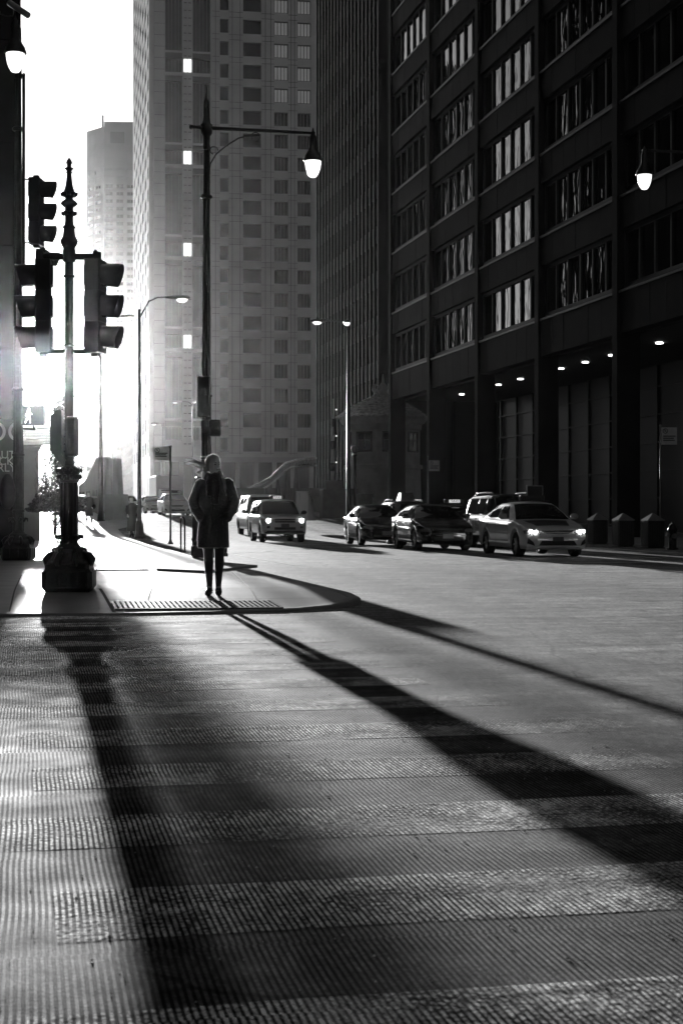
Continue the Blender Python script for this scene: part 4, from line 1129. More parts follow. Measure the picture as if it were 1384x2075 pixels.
def head(mb, c, turn, s=1.0, face=True):
    """c = centre of skull; face looks to -y before turning"""
    M = Matrix.Translation(c) @ Matrix.Rotation(turn, 4, 'Z') @ Matrix.Scale(s, 4); i0 = len(mb.v)
    mb.ball((0, .012, .025), (.073, .092, .092), 18, 12)        # cranium
    mb.ball((0, -.022, -.028), (.058, .066, .085), 18, 12)      # face and jaw
    mb.ball((0, -.058, -.092), (.026, .024, .020))              # chin
    for k in (-1, 1):
        mb.ball((k*.034, -.062, -.028), (.022, .020, .024))     # cheeks
        mb.ball((k*.026, -.074, .022), (.026, .012, .008))      # brow
        mb.ball((k*.071, .008, -.012), (.010, .018, .028))      # ears
    mb.tube([(0, -.080, .014), (0, -.094, -.012), (0, -.104, -.028), (0, -.088, -.036)], [.009, .011, .014, .010], 8)
    mb.ball((0, -.087, -.058), (.021, .010, .007)); mb.ball((0, -.085, -.067), (.019, .010, .007))   # lips
    mb.xf(M, i0); return M
def hand(mb, wrist, d, up, s=1.0, curl=.6):
    """palm with four fingers and a thumb; d along the forearm"""
    d = Vector(d).normalized(); up = Vector(up).normalized(); t = d.cross(up).normalized(); w = Vector(wrist)
    mb.tube([w, w+d*.04*s, w+d*.085*s], [.026*s, .038*s, .036*s], 8, ell=.5)
    for k, ln in ((-1.5, .055), (-.5, .07), (.5, .075), (1.5, .065)):
        b = w+d*.08*s+t*k*.019*s; c1 = b+(d*math.cos(curl*.5)-up*math.sin(curl*.5))*ln*.5*s; c2 = c1+(d*math.cos(curl*1.4)-up*math.sin(curl*1.4))*ln*.5*s
        mb.tube([b-d*.02, b, c1, c2], [.009*s, .0095*s, .0085*s, .007*s], 6)
    b = w+d*.03*s+t*.03*s; mb.tube([b, b+(d*.6+t*.7-up*.2)*.035*s, b+(d*.9+t*.5-up*.4)*.065*s], [.012*s, .0105*s, .008*s], 6)
def sheen(m, w, r=.35, sp=.6, tl=0.0):
    b = m.node_tree.nodes['Principled BSDF']; b.inputs['Sheen Weight'].default_value = w; b.inputs['Sheen Roughness'].default_value = r; b.inputs['Specular IOR Level'].default_value = sp
    if tl:
        N = m.node_tree.nodes; L = m.node_tree.links; t = N.new('ShaderNodeBsdfTranslucent'); t.inputs['Color'].default_value = (.8, .8, .8, 1)
        x = N.new('ShaderNodeMixShader'); x.inputs[0].default_value = tl; L.new(b.outputs[0], x.inputs[1]); L.new(t.outputs[0], x.inputs[2]); L.new(x.outputs[0], N['Material Output'].inputs['Surface'])
sheen(coatm, .25, .3, .8); sheen(scarfm, .3, .4, .5); sheen(hairm, .5, .3, .8, .8); sheen(tights, .6)
coatm.node_tree.nodes['Principled BSDF'].inputs['Roughness'].default_value = .6
lockm = mat('backlit_hair', .9, .35, 0, .2, 60); sheen(lockm, .5, .3, .8, .85)  # far paler than the hair cap; sunlight on loose locks put into the colour
# --- the woman
pw = GW(434.5, 1205.5); Yw = pw.y
k = Yw/19.45                                            # metres per pixel at her distance against the first estimate
wm = thing('person', 'woman in a short black coat and black boots, hands in pockets, hair blown sideways', 'person', pw, 0)
wm.scale = (k, k, k)
b = MB()
for s, xk, xf, xt in ((-1, -.070, -.058, -.075), (1, .062, .052, .070)):
    b.tube([(s*.085, 0, .88), (xt, 0, .72), (xk, -.01, .50), (xk+.002, .012, .40), (xk*.92, .015, .30), (xf, .01, .14), (xf, .0, .06)], [.088, .076, .054, .056, .046, .032, .032], 14)
    b.tube([(xf, .03, .045), (xf+s*.008, -.05, .03), (xf+s*.012, -.13, .022)], [.035, .036, .025], 10)
ell_loft(b, [(.82, 0, 0, .17, .11), (.92, 0, 0, .175, .115), (1.05, 0, 0, .14, .10), (1.2, 0, -.01, .155, .11), (1.35, 0, 0, .165, .10), (1.41, 0, .01, .13, .075), (1.45, 0, .01, .06, .055), (1.55, .0, .0, .05, .05)])
HC = Vector((-.006, -.01, 1.605)); TURN = R(38)
arms = {-1: [(-.168, .0, 1.37), (-.212, .02, 1.26), (-.258, .035, 1.15), (-.225, -.03, 1.05), (-.178, -.09, .985)], 1: [(.168, .0, 1.38), (.205, .02, 1.26), (.238, .035, 1.15), (.225, -.03, 1.05), (.185, -.09, .985)]}
for s, pts in arms.items():
    b.tube(pts, [.052, .046, .040, .034, .026], 10); d_ = Vector(pts[-1])-Vector(pts[-2]); hand(b, Vector(pts[-1])+Vector((-s*.03, .03, 0)), (-s*.55, .25, -.45), (0, -1, 0), .85, .9)
head(b, HC, TURN)
body = fuse(b, 'body', skin, wm, .0065, 3)
for s in (-1, 1):
    e = MB(); M = Matrix.Translation(HC) @ Matrix.Rotation(TURN, 4, 'Z')
    e.ball((s*.027, -.078, .004), (.013, .006, .0065)); e.ball((s*.027, -.083, .004), (.006, .004, .006)); e.xf(M); e.build('eye', mat('dark_eye', .02, .2), wm)
    e = MB(); e.tube([(s*.012, -.084, .025), (s*.028, -.082, .028), (s*.044, -.068, .022)], [.003, .0042, .002], 6); e.xf(M); e.build('eyebrow', mat('brow_hair', .05, .8), wm)
e = MB(); M = Matrix.Translation(HC) @ Matrix.Rotation(TURN, 4, 'Z'); e.tube([(-.019, -.088, -.0625), (0, -.0985, -.0615), (.019, -.088, -.0625)], [.003, .0065, .003], 8); e.xf(M); e.build('lips', mat('lips', .10, .4), wm)
# tights
b = MB()
for s, xk, xf, xt in ((-1, -.070, -.058, -.075), (1, .062, .052, .070)):
    b.tube([(s*.085, 0, .80), (xt, 0, .70), (xk, -.01, .50), (xk+.002, .014, .41), (xk*.92, .015, .30), (xf, .01, .14)], [.092, .080, .058, .060, .050, .036], 14)
b.build('tights', tights, wm)
# boots with heels
for s, xf in ((-1, -.058), (1, .052)):
    b = MB(); b.tube([(xf, .012, .30), (xf, .012, .22), (xf, .010, .13), (xf, .012, .07)], [.046, .042, .037, .037], 14)
    b.tube([(xf, .045, .055), (xf, .0, .05), (xf+s*.006, -.06, .038), (xf+s*.012, -.125, .026), (xf+s*.014, -.155, .022)], [.036, .046, .045, .036, .020], 12)
    b.tube([(xf, .035, .06), (xf, .042, .0)], [.026, .017], 8); b.tube([(xf, -.03, .012), (xf+s*.012, -.15, .010)], [.036, .026], 8, ell=.3)
    fuse(b, 'boot', bootm, wm, .008, 2)
# coat
b = MB()
ell_loft(b, [(.585, -.01, .0, .196, .150), (.60, -.01, .0, .197, .152), (.72, -.012, 0, .195, .15), (.85, -.010, 0, .187, .145), (.98, 0, 0, .178, .135), (1.08, 0, 0, .172, .130), (1.2, 0, -.01, .182, .138), (1.32, 0, 0, .192, .125), (1.385, 0, .005, .185, .105), (1.42, 0, .01, .15, .085), (1.455, -.005, .01, .105, .080)], 28)
for s, pts in arms.items():
    q = [Vector(p) for p in pts]
    b.tube([q[0]+Vector((-s*.02, 0, .01)), q[0], q[1], q[2], q[3], q[4]+Vector((-s*.01, .01, -.005))], [.060, .072, .070, .070, .062, .058], 12)
    b.ball(q[0]+Vector((0, 0, .015)), (.058, .06, .052))                  # puffed shoulder point
    b.ball(q[4]+Vector((-s*.02, .03, -.02)), (.07, .05, .07))
coat = fuse(b, 'coat', coatm, wm, .010, 3)
b = MB(); b.loft([[(-.012+.012*math.sin(z*30)+x, -.142-.006*math.sin(9*z)+.012*(z > 1.25)*(z-1.25)*6, z) for x in (-.012, .012)] for z in [.60+.05*i for i in range(14)]], 0, True, False, closed=False); b.build('coat_placket', scarfm, coat)
for i in range(3):
    b = MB(); b.cyl((.03, -.146, 1.22-.13*i), (0, .012, 0), .014, 10); b.build('button', plast, coat)
for s in (-1, 1):
    b = MB(); b.obox((s*.15, -.125, 1.0), (.09, .02, .022), Matrix.Rotation(s*R(-20), 3, 'Y')); b.build('pocket_flap', coatm, coat)
# wool fuzz: short pale fibres standing off the cloth, they catch the sun behind her
fuzzm = bpy.data.materials.new('wool_fuzz'); fuzzm.use_nodes = True; _n = fuzzm.node_tree.nodes; _n.remove(_n['Principled BSDF'])
_t = _n.new('ShaderNodeBsdfTranslucent'); _t.inputs['Color'].default_value = (.8, .8, .8, 1); fuzzm.node_tree.links.new(_t.outputs[0], _n['Material Output'].inputs['Surface'])
def fuzz(o, n, ln, wd, seed, lim=None):
    rr = random.Random(seed); me = o.data; ps = me.polygons[:lim] if lim else me.polygons; b = MB()
    for _ in range(n):
        p = ps[rr.randrange(len(ps))]; c = Vector(p.center); d = (Vector(p.normal)+Vector((rr.gauss(0, .5), rr.gauss(0, .5), rr.gauss(0, .5)))).normalized(); t = d.orthogonal().normalized(); t.rotate(Matrix.Rotation(rr.uniform(0, 6.28), 3, d))
        b.add([c-t*wd, c+t*wd, c+d*ln*rr.uniform(.5, 1.2)], [(0, 1, 2)])
    return b.build('fuzz', fuzzm, o, recalc=False)
fuzz(coat, 15000, .009, .0007, 1)
# scarf / high collar
b = MB()
for i in range(3):
    z0 = 1.425+.028*i; r_ = .100-.010*i
    b.tube([( -.01+r_*math.cos(a), .0+r_*.86*math.sin(a), z0+.012*math.sin(a*2+i)+.012*(math.cos(a) > 0)) for a in [2*math.pi*j/20 for j in range(21)]], .030, 8)
b.tube([(.02, -.09, 1.44), (.03, -.135, 1.36), (.02, -.15, 1.25), (.015, -.155, 1.12)], [.045, .055, .055, .045], 10, ell=.45)
b.tube([(-.04, -.09, 1.44), (-.05, -.13, 1.36), (-.045, -.15, 1.22)], [.04, .05, .04], 10, ell=.45)
scf = fuse(b, 'scarf', scarfm, wm, .010, 2); fuzz(scf, 1800, .012, .0007, 2)
# hair: cap plus many strands blown to the left, some falling over the shoulder
def hair(root, HC, TURN, blown=True, m=None):
    b = MB(); M = Matrix.Translation(HC) @ Matrix.Rotation(TURN, 4, 'Z')
    n, mm = 28, 18; vs = []; fs = []
    for i in range(mm+1):
        th = math.pi*i/mm*.86
        for j in range(n):
            a = 2*math.pi*j/n
            x = math.sin(th)*math.cos(a); y = math.sin(th)*math.sin(a); z = math.cos(th)
            r = 1+.02*math.sin(9*a)+.015*math.sin(23*a+2)
            vs.append(M @ Vector((x*.091*r, .016+y*.108*r, .026+z*.102*(1 if z > 0 else 1.25))))
    def keep(i, j):
        th = math.pi*(i+.5)/mm*.86; a = 2*math.pi*(j+.5)/n; y = math.sin(th)*math.sin(a); z = math.cos(th)
        return not (y < -.34 and z < .47) 
    for i in range(mm):
        for j in range(n):
            if keep(i, j): fs.append((i*n+j, i*n+(j+1) % n, (i+1)*n+(j+1) % n, (i+1)*n+j))
    b.add(vs, fs, 0, True); ncap = len(fs)
    rnd = random.Random(3)
    Mi = M
    for k in range(150):                                    # surface strands hugging the skull
        a = rnd.uniform(-.3, math.pi+.3); r0 = rnd.uniform(.0, .35)
        top = Vector((math.cos(a)*.03, -.03+.02*math.sin(a), .128)); 
        pts = []
        for q in range(7):
            th = .35+q*.33; x = math.sin(th)*math.cos(a); y = math.sin(th)*math.sin(a); z = math.cos(th)
            pts.append(Mi @ Vector((x*.089, .016+y*.108, .026+z*.105*(1 if z > 0 else 1.3))))
        b.tube(pts, [.002, .003, .003, .003, .003, .003, .0015], 3)
    capb = b; b = MB()
    if blown:
        for c in range(9):                                 # wind-blown locks, each a bundle of near-parallel strands
            z0 = rnd.uniform(-.03, .05); y0 = rnd.uniform(-.02, .06); ln = (.12, .27, .20, .25, .16, .24, .10, .26, .17)[c]; dz = (-.07, .045, .0, .02, -.04, .035, -.09, .0, .03)[c]; cu = rnd.uniform(-.02, .02)
            for q in range(26):
                f_ = rnd.uniform(.7, 1.0); o_ = Vector((0, rnd.uniform(-.008, .008), rnd.uniform(-.007, .007))); s0 = HC+Vector((-.055, y0, z0))+o_*1.5
                pts = [s0, s0+Vector((-.03, 0, -.012)), s0+Vector((-.04-ln*f_*.35, 0, -.018+cu)), s0+Vector((-.045-ln*f_*.7, 0, dz*.55+cu)), s0+Vector((-.05-ln*f_, 0, dz))-o_]
                b.tube(pts, [.004, .0042, .004, .003, .001], 3)
        for k in range(70):                                # falling on the left shoulder
            s0 = HC+Vector((-.065+rnd.uniform(-.02, .02), .02+rnd.uniform(-.05, .05), rnd.uniform(-.04, .05)))
            e = HC+Vector((-.115+rnd.uniform(-.035, .03), .01+rnd.uniform(-.05, .05), -.15+rnd.uniform(-.03, .02)))
            b.tube([s0, s0.lerp(e, .4)+Vector((-.015, 0, 0)), e+Vector((.0, 0, .03)), e], [.006, .006, .004, .002], 4)
        for k in range(40):                                # over the right shoulder
            s0 = HC+Vector((.055+rnd.uniform(-.01, .02), .03+rnd.uniform(-.02, .02), rnd.uniform(-.07, .0)))
            e = HC+Vector((.145+rnd.uniform(-.02, .02), -.08+rnd.uniform(-.02, .02), -.33+rnd.uniform(-.06, .05)))
            b.tube([s0, s0+Vector((.02, -.03, -.10)), s0.lerp(e, .6)+Vector((.02, -.02, 0)), e], [.005, .005, .004, .002], 4)
    ho = capb.build('hair', m or hairm, root); hair.ncap = ncap
    if b.v: b.build('loose_locks', lockm, ho)
    return ho
ho_ = hair(wm, HC, TURN); fuzz(ho_, 7000, .010, .0010, 5, hair.ncap)
# --- distant people
def walker(label, pos, h=1.65, rot=0.0, skirt=.33, stride=.14, bag=True, arm_up=False):
    t = thing('person', label, 'person', pos, rot); s_ = h/1.70; t.scale = (s_, s_, s_)
    b = MB()
    for s in (-1, 1):
        b.tube([(s*.08, 0, .86), (s*.09, s*stride*.3, .5), (s*stride*.8, s*stride*.8, .10), (s*stride*.8, s*stride*.8, .05)], [.09, .06, .04, .035], 10)
        b.tube([(s*stride*.8, s*stride*.8+.03, .035), (s*(stride*.8+.03), s*stride*.8-.14, .03)], [.038, .028], 8)
    ell_loft(b, [(.85, 0, 0, .16, .11), (1.05, 0, 0, .13, .1), (1.35, 0, 0, .17, .1), (1.42, 0, 0, .10, .07), (1.46, 0, -.01, .05, .05), (1.54, 0, -.02, .05, .05)], 14)
    HC_ = Vector((-.02, -.03, 1.60)); head(b, HC_, R(10))
    al = [(-.19, 0, 1.36), (-.23, .03, 1.12), (-.17, -.08, .95)]; ar = [(.19, 0, 1.36), (.25, .02, 1.12), (.22, -.06, .93)]
    if arm_up: ar = [(.17, 0, 1.36), (.33, -.02, 1.22), (.50, -.04, 1.36)]
    for pts in (al, ar): b.tube(pts, [.05, .04, .028], 8); hand(b, pts[-1], Vector(pts[-1])-Vector(pts[-2]), (0, -1, 0), 1, .6)
    fuse(b, 'body', skin, t, .012, 2)
    b = MB(); ell_loft(b, [(skirt, 0, 0, .22, .17), (skirt+.02, 0, 0, .225, .17), (.8, 0, 0, .20, .16), (1.05, 0, 0, .185, .15), (1.3, 0, 0, .21, .145), (1.4, 0, 0, .16, .11), (1.47, 0, 0, .085, .08)], 18)
    for pts in (al, ar):
        p = [Vector(x) for x in pts]; b.tube([p[0], p[1], p[2].lerp(p[1], .12)], [.078, .068, .05], 10)
    fuse(b, 'coat', coatm, t, .014, 2); hair(t, HC_, R(10), False, mat('dark_hair', .05, .4))
    b = MB()
    for s in (-1, 1):
        b.tube([(s*stride*.8, s*stride*.8, .30), (s*stride*.8, s*stride*.8, .06)], [.055, .045], 10); b.tube([(s*stride*.8, s*stride*.8+.04, .04), (s*(stride*.8+.03), s*stride*.8-.15, .035)], [.042, .032], 8)
    b.build('boots', bootm, t)
    if bag:
        b = MB(); b.ball((.27, 0, .92), (.11, .15, .14), 12, 8); b.tube([(.24, -.08, 1.02), (.19, -.06, 1.4), (.10, .0, 1.45), (.24, .08, 1.02)], .012, 6); b.build('handbag', bootm, t)
    return t
q = P(181, 1061, 88); q.z = gz(q)+WZ-.01
q = P(181, 1061, 84.5); q.z = CH-(1061-HY)/(F/84.5)
walker('person in a long dark coat with a shoulder bag walking past the bridge girder', q, 1.68, 0, .42, .15)
q = P(268, 1081, 66.0); q.z = gz(q)+WZ
walker('dark figure behind the davit light pole, one forearm raised', q, 1.66, 0, .25, .05, True, True)
# ---------------------------------------------------------------- the bridge and its houses
steel = mat('bridge_steel', .10, .6, .2, .2, 1.5, .2, 20)
# right-hand pony truss: curved top rail, lower chord, lattice between, posts
t = thing('bridge_truss', 'curved lattice bridge truss rising to the right behind the pale taxi', 'bridge truss', (0, 0, 0))
def TP(x, y): 
    Y = 128-(x-480)*.10; return P(x, y, Y)
top = [(470, 995), (500, 991), (525, 980), (548, 968), (565, 952), (580, 938), (600, 932), (640, 928)]
low = [(470, 1006), (500, 1003), (525, 995), (545, 984), (562, 970), (578, 954), (590, 947), (640, 943)]
b = MB(); b.tube([TP(*p) for p in top], .085, 8); b.build('top_chord', mat('bridge_rail', .6, .35, .5, .2, 2), t)
b = MB(); b.tube([TP(*p) for p in low], .07, 8); b.build('lower_chord', MATS['bridge_rail'], t)
b = MB()
for i in range(len(top)-1):
    for k in range(5):
        a = TP(*top[i]).lerp(TP(*top[i+1]), k/5); c = TP(*low[i]).lerp(TP(*low[i+1]), k/5); c2 = TP(*low[i]).lerp(TP(*low[i+1]), (k+1)/5); a2 = TP(*top[i]).lerp(TP(*top[i+1]), (k+1)/5)
        b.tube([a, c], .04, 5); b.tube([a, c2], .03, 5); b.tube([c, a2], .03, 5)
b.build('lattice', mat('lattice_steel', .3, .5, .2, .2, 2), t)
b = MB()
for x, y0 in ((505, 1004), (540, 988), (563, 972), (580, 955), (600, 947)):
    a = TP(x, y0); b.tube([a, Vector((a.x-.3, a.y, .6))], .10, 6); b.tube([a, Vector((a.x+.5, a.y, .6))], .08, 6)
b.box((TP(470, 1000).x, TP(540, 1000).y+.3, .6), (TP(640, 1000).x+2, TP(540, 1000).y+.7, 3.1)); b.build('web_plate', steel, t)
# left girder with its two tall fins
t = thing('bridge_girder', 'tall dark bridge girder curving up to a fin beside the walking pedestrian', 'bridge girder', (0, 0, 0))
YG = 100.0
b = MB()
prof = [(160, 985), (172, 975), (180, 962), (186, 950), (192, 936), (197, 927), (213, 926), (216, 930), (216, 1052), (160, 1036)]
n_ = len(prof)
f0 = [P(x, y, YG+(215-x)*.35) for x, y in prof]; f1 = [p+Vector((.35, -.1, 0)) for p in f0]
b.add(f0+f1, [tuple(range(n_)), tuple(range(n_, 2*n_))[::-1]]+[(i, (i+1) % n_, (i+1) % n_+n_, i+n_) for i in range(n_)]); b.build('girder', steel, t)
b = MB()
for x in range(164, 212, 7):
    a = P(x, 1000, YG+(215-x)*.35); b.box((a.x-.06, a.y-.25, .7), (a.x+.06, a.y-.12, 1.15+(HY-990)/32))
b.tube([P(150, 1003, 128), P(200, 1010, 96)], .07, 6); b.build('rib', steel, t)
b = MB()
for i in range(24):
    a = P(146+i*2.6, 1004+i*.2, 132-i*1.6); b.box((a.x-.04, a.y, .8), (a.x+.04, a.y+.08, a.z))
b.tube([P(146, 1004, 132), P(207, 1009, 95)], .09, 6); b.build('railing', steel, t)
t = thing('bridge_pier', 'weathered concrete pier block with two tapered fins left of the davit light', 'bridge pier', (0, 0, 0))
b = MB(); yq = 90.0
def quad_prism(pts, d, mb):
    f0 = [P(x, y, yq) for x, y in pts]; f1 = [p+Vector((.1, d, 0)) for p in f0]; n = len(pts)
    mb.add(f0+f1, [tuple(range(n)), tuple(range(n, 2*n))[::-1]]+[(i, (i+1) % n, (i+1) % n+n, i+n) for i in range(n)])
quad_prism([(213, 1056), (252, 1054), (247, 1001), (213, 1001)], 2.0, b); b.build('block', mat('pier_concrete', .16, .8, 0, .35, .8, .3, 20), t)
b = MB(); quad_prism([(230, 1000.8), (240, 1000.8), (236, 928), (230, 928)], 1.5, b); b.build('fin', MATS['pier_concrete'], t)
b = MB(); quad_prism([(215, 1000.8), (226, 1000.8), (221, 929), (216, 929)], 1.5, b); b.build('fin', mat('pier_pale', .3, .8, 0, .3, 1), t)
# white barrier slab right of the pale taxi
t = thing('concrete_barrier', 'pale flaring concrete barrier slab between the pale taxi and the bridge house', 'barrier', (0, 0, 0)); yq = 82.0
b = MB(); quad_prism([(600, 1055), (624, 1055), (624, 998), (600, 998)], 1.2, b); b.build('slab', mat('ribbed_white_concrete', .45, .7, 0, .3, 3, .3, 20, stretch=(8, 8, .4)), t)
b = MB(); quad_prism([(624.3, 1055), (636, 1055), (624.3, 1000)], 1.0, b); b.build('wing', MATS['pier_pale'], t)
b = MB(); quad_prism([(600, 997.6), (625, 997.6), (625, 995), (600, 995)], 1.2, b); b.build('cap', pstone, t)
# stone parapet leading to the bridge house
t = thing('parapet_wall', 'low stone parapet running from the barrier to the bridge house', 'wall', S(92, 21.0, 0), A)
b = MB(); b.box((0, 0, 0), (.5, 16, 2.1)); b.box((-.08, -.08, 2.102), (.58, 16.08, 2.32)); b.box((-.25, 5, 0), (.75, 6.2, 2.7)); b.box((-.25, 11, 0), (.75, 12.2, 2.7)); b.build('wall', conc_d, t)
# octagonal bridge house
YO = 115.0; po = P(776, 1060, YO); po.z = gz(po); sc = F/YO
t = thing('bridge_house', 'octagonal stone bridge house with scalloped tile roof behind the corner column', 'bridge house', po, A)
def oz(y): return (HY-y)/sc+CH-po.z
def octa(r, z, ph=math.pi/8): return [(r*math.cos(ph+k*math.pi/4), r*math.sin(ph+k*math.pi/4), z) for k in range(8)]
bh = mat('bridge_house_stone', .5, .75, 0, .25, 1.2, .2, 10)
b = MB(); ez = oz(848)
b.loft([octa(2.95, -1), octa(2.95, .9), octa(2.8, 1.0), octa(2.75, 3.2), octa(2.9, 3.25), octa(2.9, 3.5), octa(2.7, 3.55), octa(2.7, ez-.9), octa(2.8, ez-.85), octa(2.85, ez-.5), octa(3.05, ez-.4), octa(3.2, ez-.15), octa(3.2, ez)], 0, False)
b.build('wall', bh, t)
b = MB(); rz_ = oz(800)
N_ = 9; prev = None
for i in range(N_):
    f0 = i/N_; f1 = (i+1)/N_; r0 = 3.15*(1-f0)**.9+.35; r1 = 3.15*(1-f1)**.9+.35
    z0 = ez+(rz_-ez)*(f0**.85); z1 = ez+(rz_-ez)*(f1**.85)
    m_ = 56; ring0 = []; ring1 = []; ring2 = []
    for j in range(m_):
        a = 2*math.pi*j/m_; oc = math.cos(math.pi/8)/math.cos(((a) % (math.pi/4))-math.pi/8)
        sc_ = .05*abs(math.sin(j*math.pi/2+ (i % 2)*math.pi/4*2))
        ring0.append(((r0+.02)*oc*math.cos(a), (r0+.02)*oc*math.sin(a), z0-.02-sc_)); ring1.append(((r0+.05)*oc*math.cos(a), (r0+.05)*oc*math.sin(a), z0+.07-sc_)); ring2.append((r1*oc*math.cos(a), r1*oc*math.sin(a), z1))
    b.loft([ring0, ring1, ring2], 0, False, i == N_-1)
b.build('tiled_roof', mat('glazed_roof_tiles', .6, .32, .2, .45, 4), t)
b = MB(); b.lathe([(.5, rz_-.05), (.5, rz_+.2), (.3, rz_+.35), (.35, rz_+.6), (.1, rz_+.9), (.03, rz_+1.5)], 12)
for k_ in range(8):
    a = math.pi/8+k_*math.pi/4; b.tube([(.55*math.cos(a), .55*math.sin(a), rz_+.05), (.75*math.cos(a), .75*math.sin(a), rz_+.4), (.65*math.cos(a), .65*math.sin(a), rz_+.75)], [.09, .07, .02], 6)
b.build('roof_crown', bh, t)
for k_ in range(8):
    a = k_*math.pi/4+math.pi/8+math.pi/8; d = Vector((math.cos(a), math.sin(a), 0)); tt = Vector((-d.y, d.x, 0)); c = d*(2.7*math.cos(math.pi/8)+.02)
    M3 = Matrix((tt, d, (0, 0, 1))).transposed()
    b = MB(); zc = (oz(915)+oz(880))/2; hh = oz(880)-oz(915)
    for x in (-.62, .62): b.obox(c+tt*x+Vector((0, 0, zc)), (.1, .16, hh+.2), M3)
    b.obox(c+Vector((0, 0, zc+hh/2+.05)), (1.14, .16, .1), M3); b.obox(c+Vector((0, 0, zc-hh/2-.05)), (1.14, .2, .1), M3)
    for x in (0,): b.obox(c+tt*x+Vector((0, 0, zc+.1)), (.05, .08, hh-.3), M3)
    b.obox(c+Vector((0, 0, zc+.12)), (1.1, .07, .05), M3)
    w_ = b.build('window', mat('window_surround', .16, .7, 0, .2, 2), t)
    b = MB(); b.obox(c+Vector((0, 0, zc)), (1.13, .03, hh-.001), M3); b.build('pane', cglass, w_)
# crossing gate arm standing upright
q = P(673, 1050, 96); q.z = gz(q)+.1
t = thing('barrier_gate', 'raised striped crossing gate arm left of the octagonal bridge house', 'gate', q, A); sc = F/96
def hz_(y): return (HY-y)/sc+CH-q.z
b = MB(); b.tube([(0, 0, .9), (.05, 0, hz_(900)), (.09, 0, hz_(808))], [.14, .09, .05], 8); b.build('gate_arm', mat('pale_gate_paint', .40, .5, 0, .1, 3), t)
b = MB()
for i in range(4):
    z = hz_(1000)+i*1.35; b.tube([(.0+.01*i, 0, z), (.01+.01*i, 0, z+.5)], [.15-.015*i, .148-.015*i], 8)
b.build('stripe', mat('red_stripe', .05, .5), t)
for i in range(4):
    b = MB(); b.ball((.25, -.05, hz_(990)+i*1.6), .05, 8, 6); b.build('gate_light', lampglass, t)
b = MB(); b.bbox((-.7, -.5, 0), (.9, .5, 1.75), .05); b.bbox((-.45, -.3, 1.752), (.6, .3, 2.3), .03); b.build('housing', conc_d, t)
q = P(719, 1040, 92); q.z = gz(q)+.1
t = thing('globe_lamp', 'short post lantern standing in front of the bridge house window', 'street lamp', q, 0)
b = MB(); zz = (HY-905)/(F/92)+CH-q.z; b.lathe([(.2, 0), (.2, .3), (.09, .5), (.08, zz-.6), (.15, zz-.5), (.12, zz-.4)], 12); b.build('pole', iron, t)
b = MB(); b.ball((0, 0, zz-.15), (.22, .22, .26)); b.build('globe', mat('smoky_globe', .08, .15), t)
# ---------------------------------------------------------------- left side: wall sign, steps, planter, trees
q = P(-40, 1085, 37.5)
t = thing('inscribed_wall', 'grey polished wall with pale carved letters at the left edge', 'wall', (q.x, 37.5, 0), 0); sc = F/37.5
def wx(x): return (x-CX)/sc-q.x
def wz_(y): return (HY-y)/sc+CH
b = MB(); b.bbox((wx(-140), 0, WZ), (wx(29), .6, wz_(850)), .02); b.build('wall', mat('polished_grey_stone', .16, .35, 0, .15, 2), t)
b = MB(); b.box((wx(-140), -.15, WZ), (wx(30), -.003, wz_(990))); b.build('plinth', dstone, t)
for tx_, x, y, s_ in (('OC', 12, 877, .52), ('AUTI', 13, 922, .20), ('ACKE', 12, 935, .20), ('RLY', 15, 949, .20)):
    m_ = text_mb(tx_, s_*1.3, .008); m_.xf(Matrix.Translation((wx(x), -.012, wz_(y))) @ FACE); m_.build('lettering', mat('pale_letters', .7, .5, 0, .05, 3, emit=.0), t)
# steps
t = thing('stone_steps', 'low grey stone steps between the two left lamp posts', 'steps', S(38.5, -5.5, 0), A)
for i in range(4):
    b = MB(); b.bbox((0, i*.42, 0), (4.3-i*.25, 3.2, WZ+.16*(i+1)-.001*i), .012); b.build('step', mat('step_stone', .11, .55, 0, .2, 1.5), t)
# planter with conifers and twigs
q = S(44.5, -2.2, WZ)
t = thing('planter', 'stone planter full of winter shrubs behind the nearest signal post', 'planter', q, A)
b = MB(); b.bbox((-2.0, -.6, 0), (1.55, 1.6, .95), .04); b.bbox((-2.06, -.66, .952), (1.61, 1.66, 1.04), .02); b.build('box', mat('planter_stone', .09, .7, 0, .2, 2), t)
b = MB(); b.box((-1.9, -.5, 1.041), (1.45, 1.5, 1.06)); b.build('soil', mat('soil', .03, .95), t)
leafm = mat('evergreen_leaves', .045, .6, 0, .4, 8)
def leaf_cloud(b, c, rad, n, sz, cone=False, rnd=random):
    for _ in range(n):
        while True:
            p = Vector((rnd.uniform(-1, 1), rnd.uniform(-1, 1), rnd.uniform(-1, 1)))
            if cone:
                k = (p.z+1)/2
                if math.hypot(p.x, p.y) < (1-k)**.8*(.75+.25*math.sin(k*25+math.atan2(p.y, p.x)*3)) + .03: break
            elif p.length < 1: break
        q = Vector(c)+Vector((p.x*rad[0], p.y*rad[1], p.z*rad[2])); a = Vector((rnd.gauss(0, 1), rnd.gauss(0, 1), rnd.gauss(0, 1))).normalized(); u = a.orthogonal().normalized()*sz*rnd.uniform(.6, 1.3); v = a.cross(u).normalized()*sz*.45
        b.add([q-u, q+v, q+u, q-v], [(0, 1, 2, 3)])
rnd = random.Random(11)
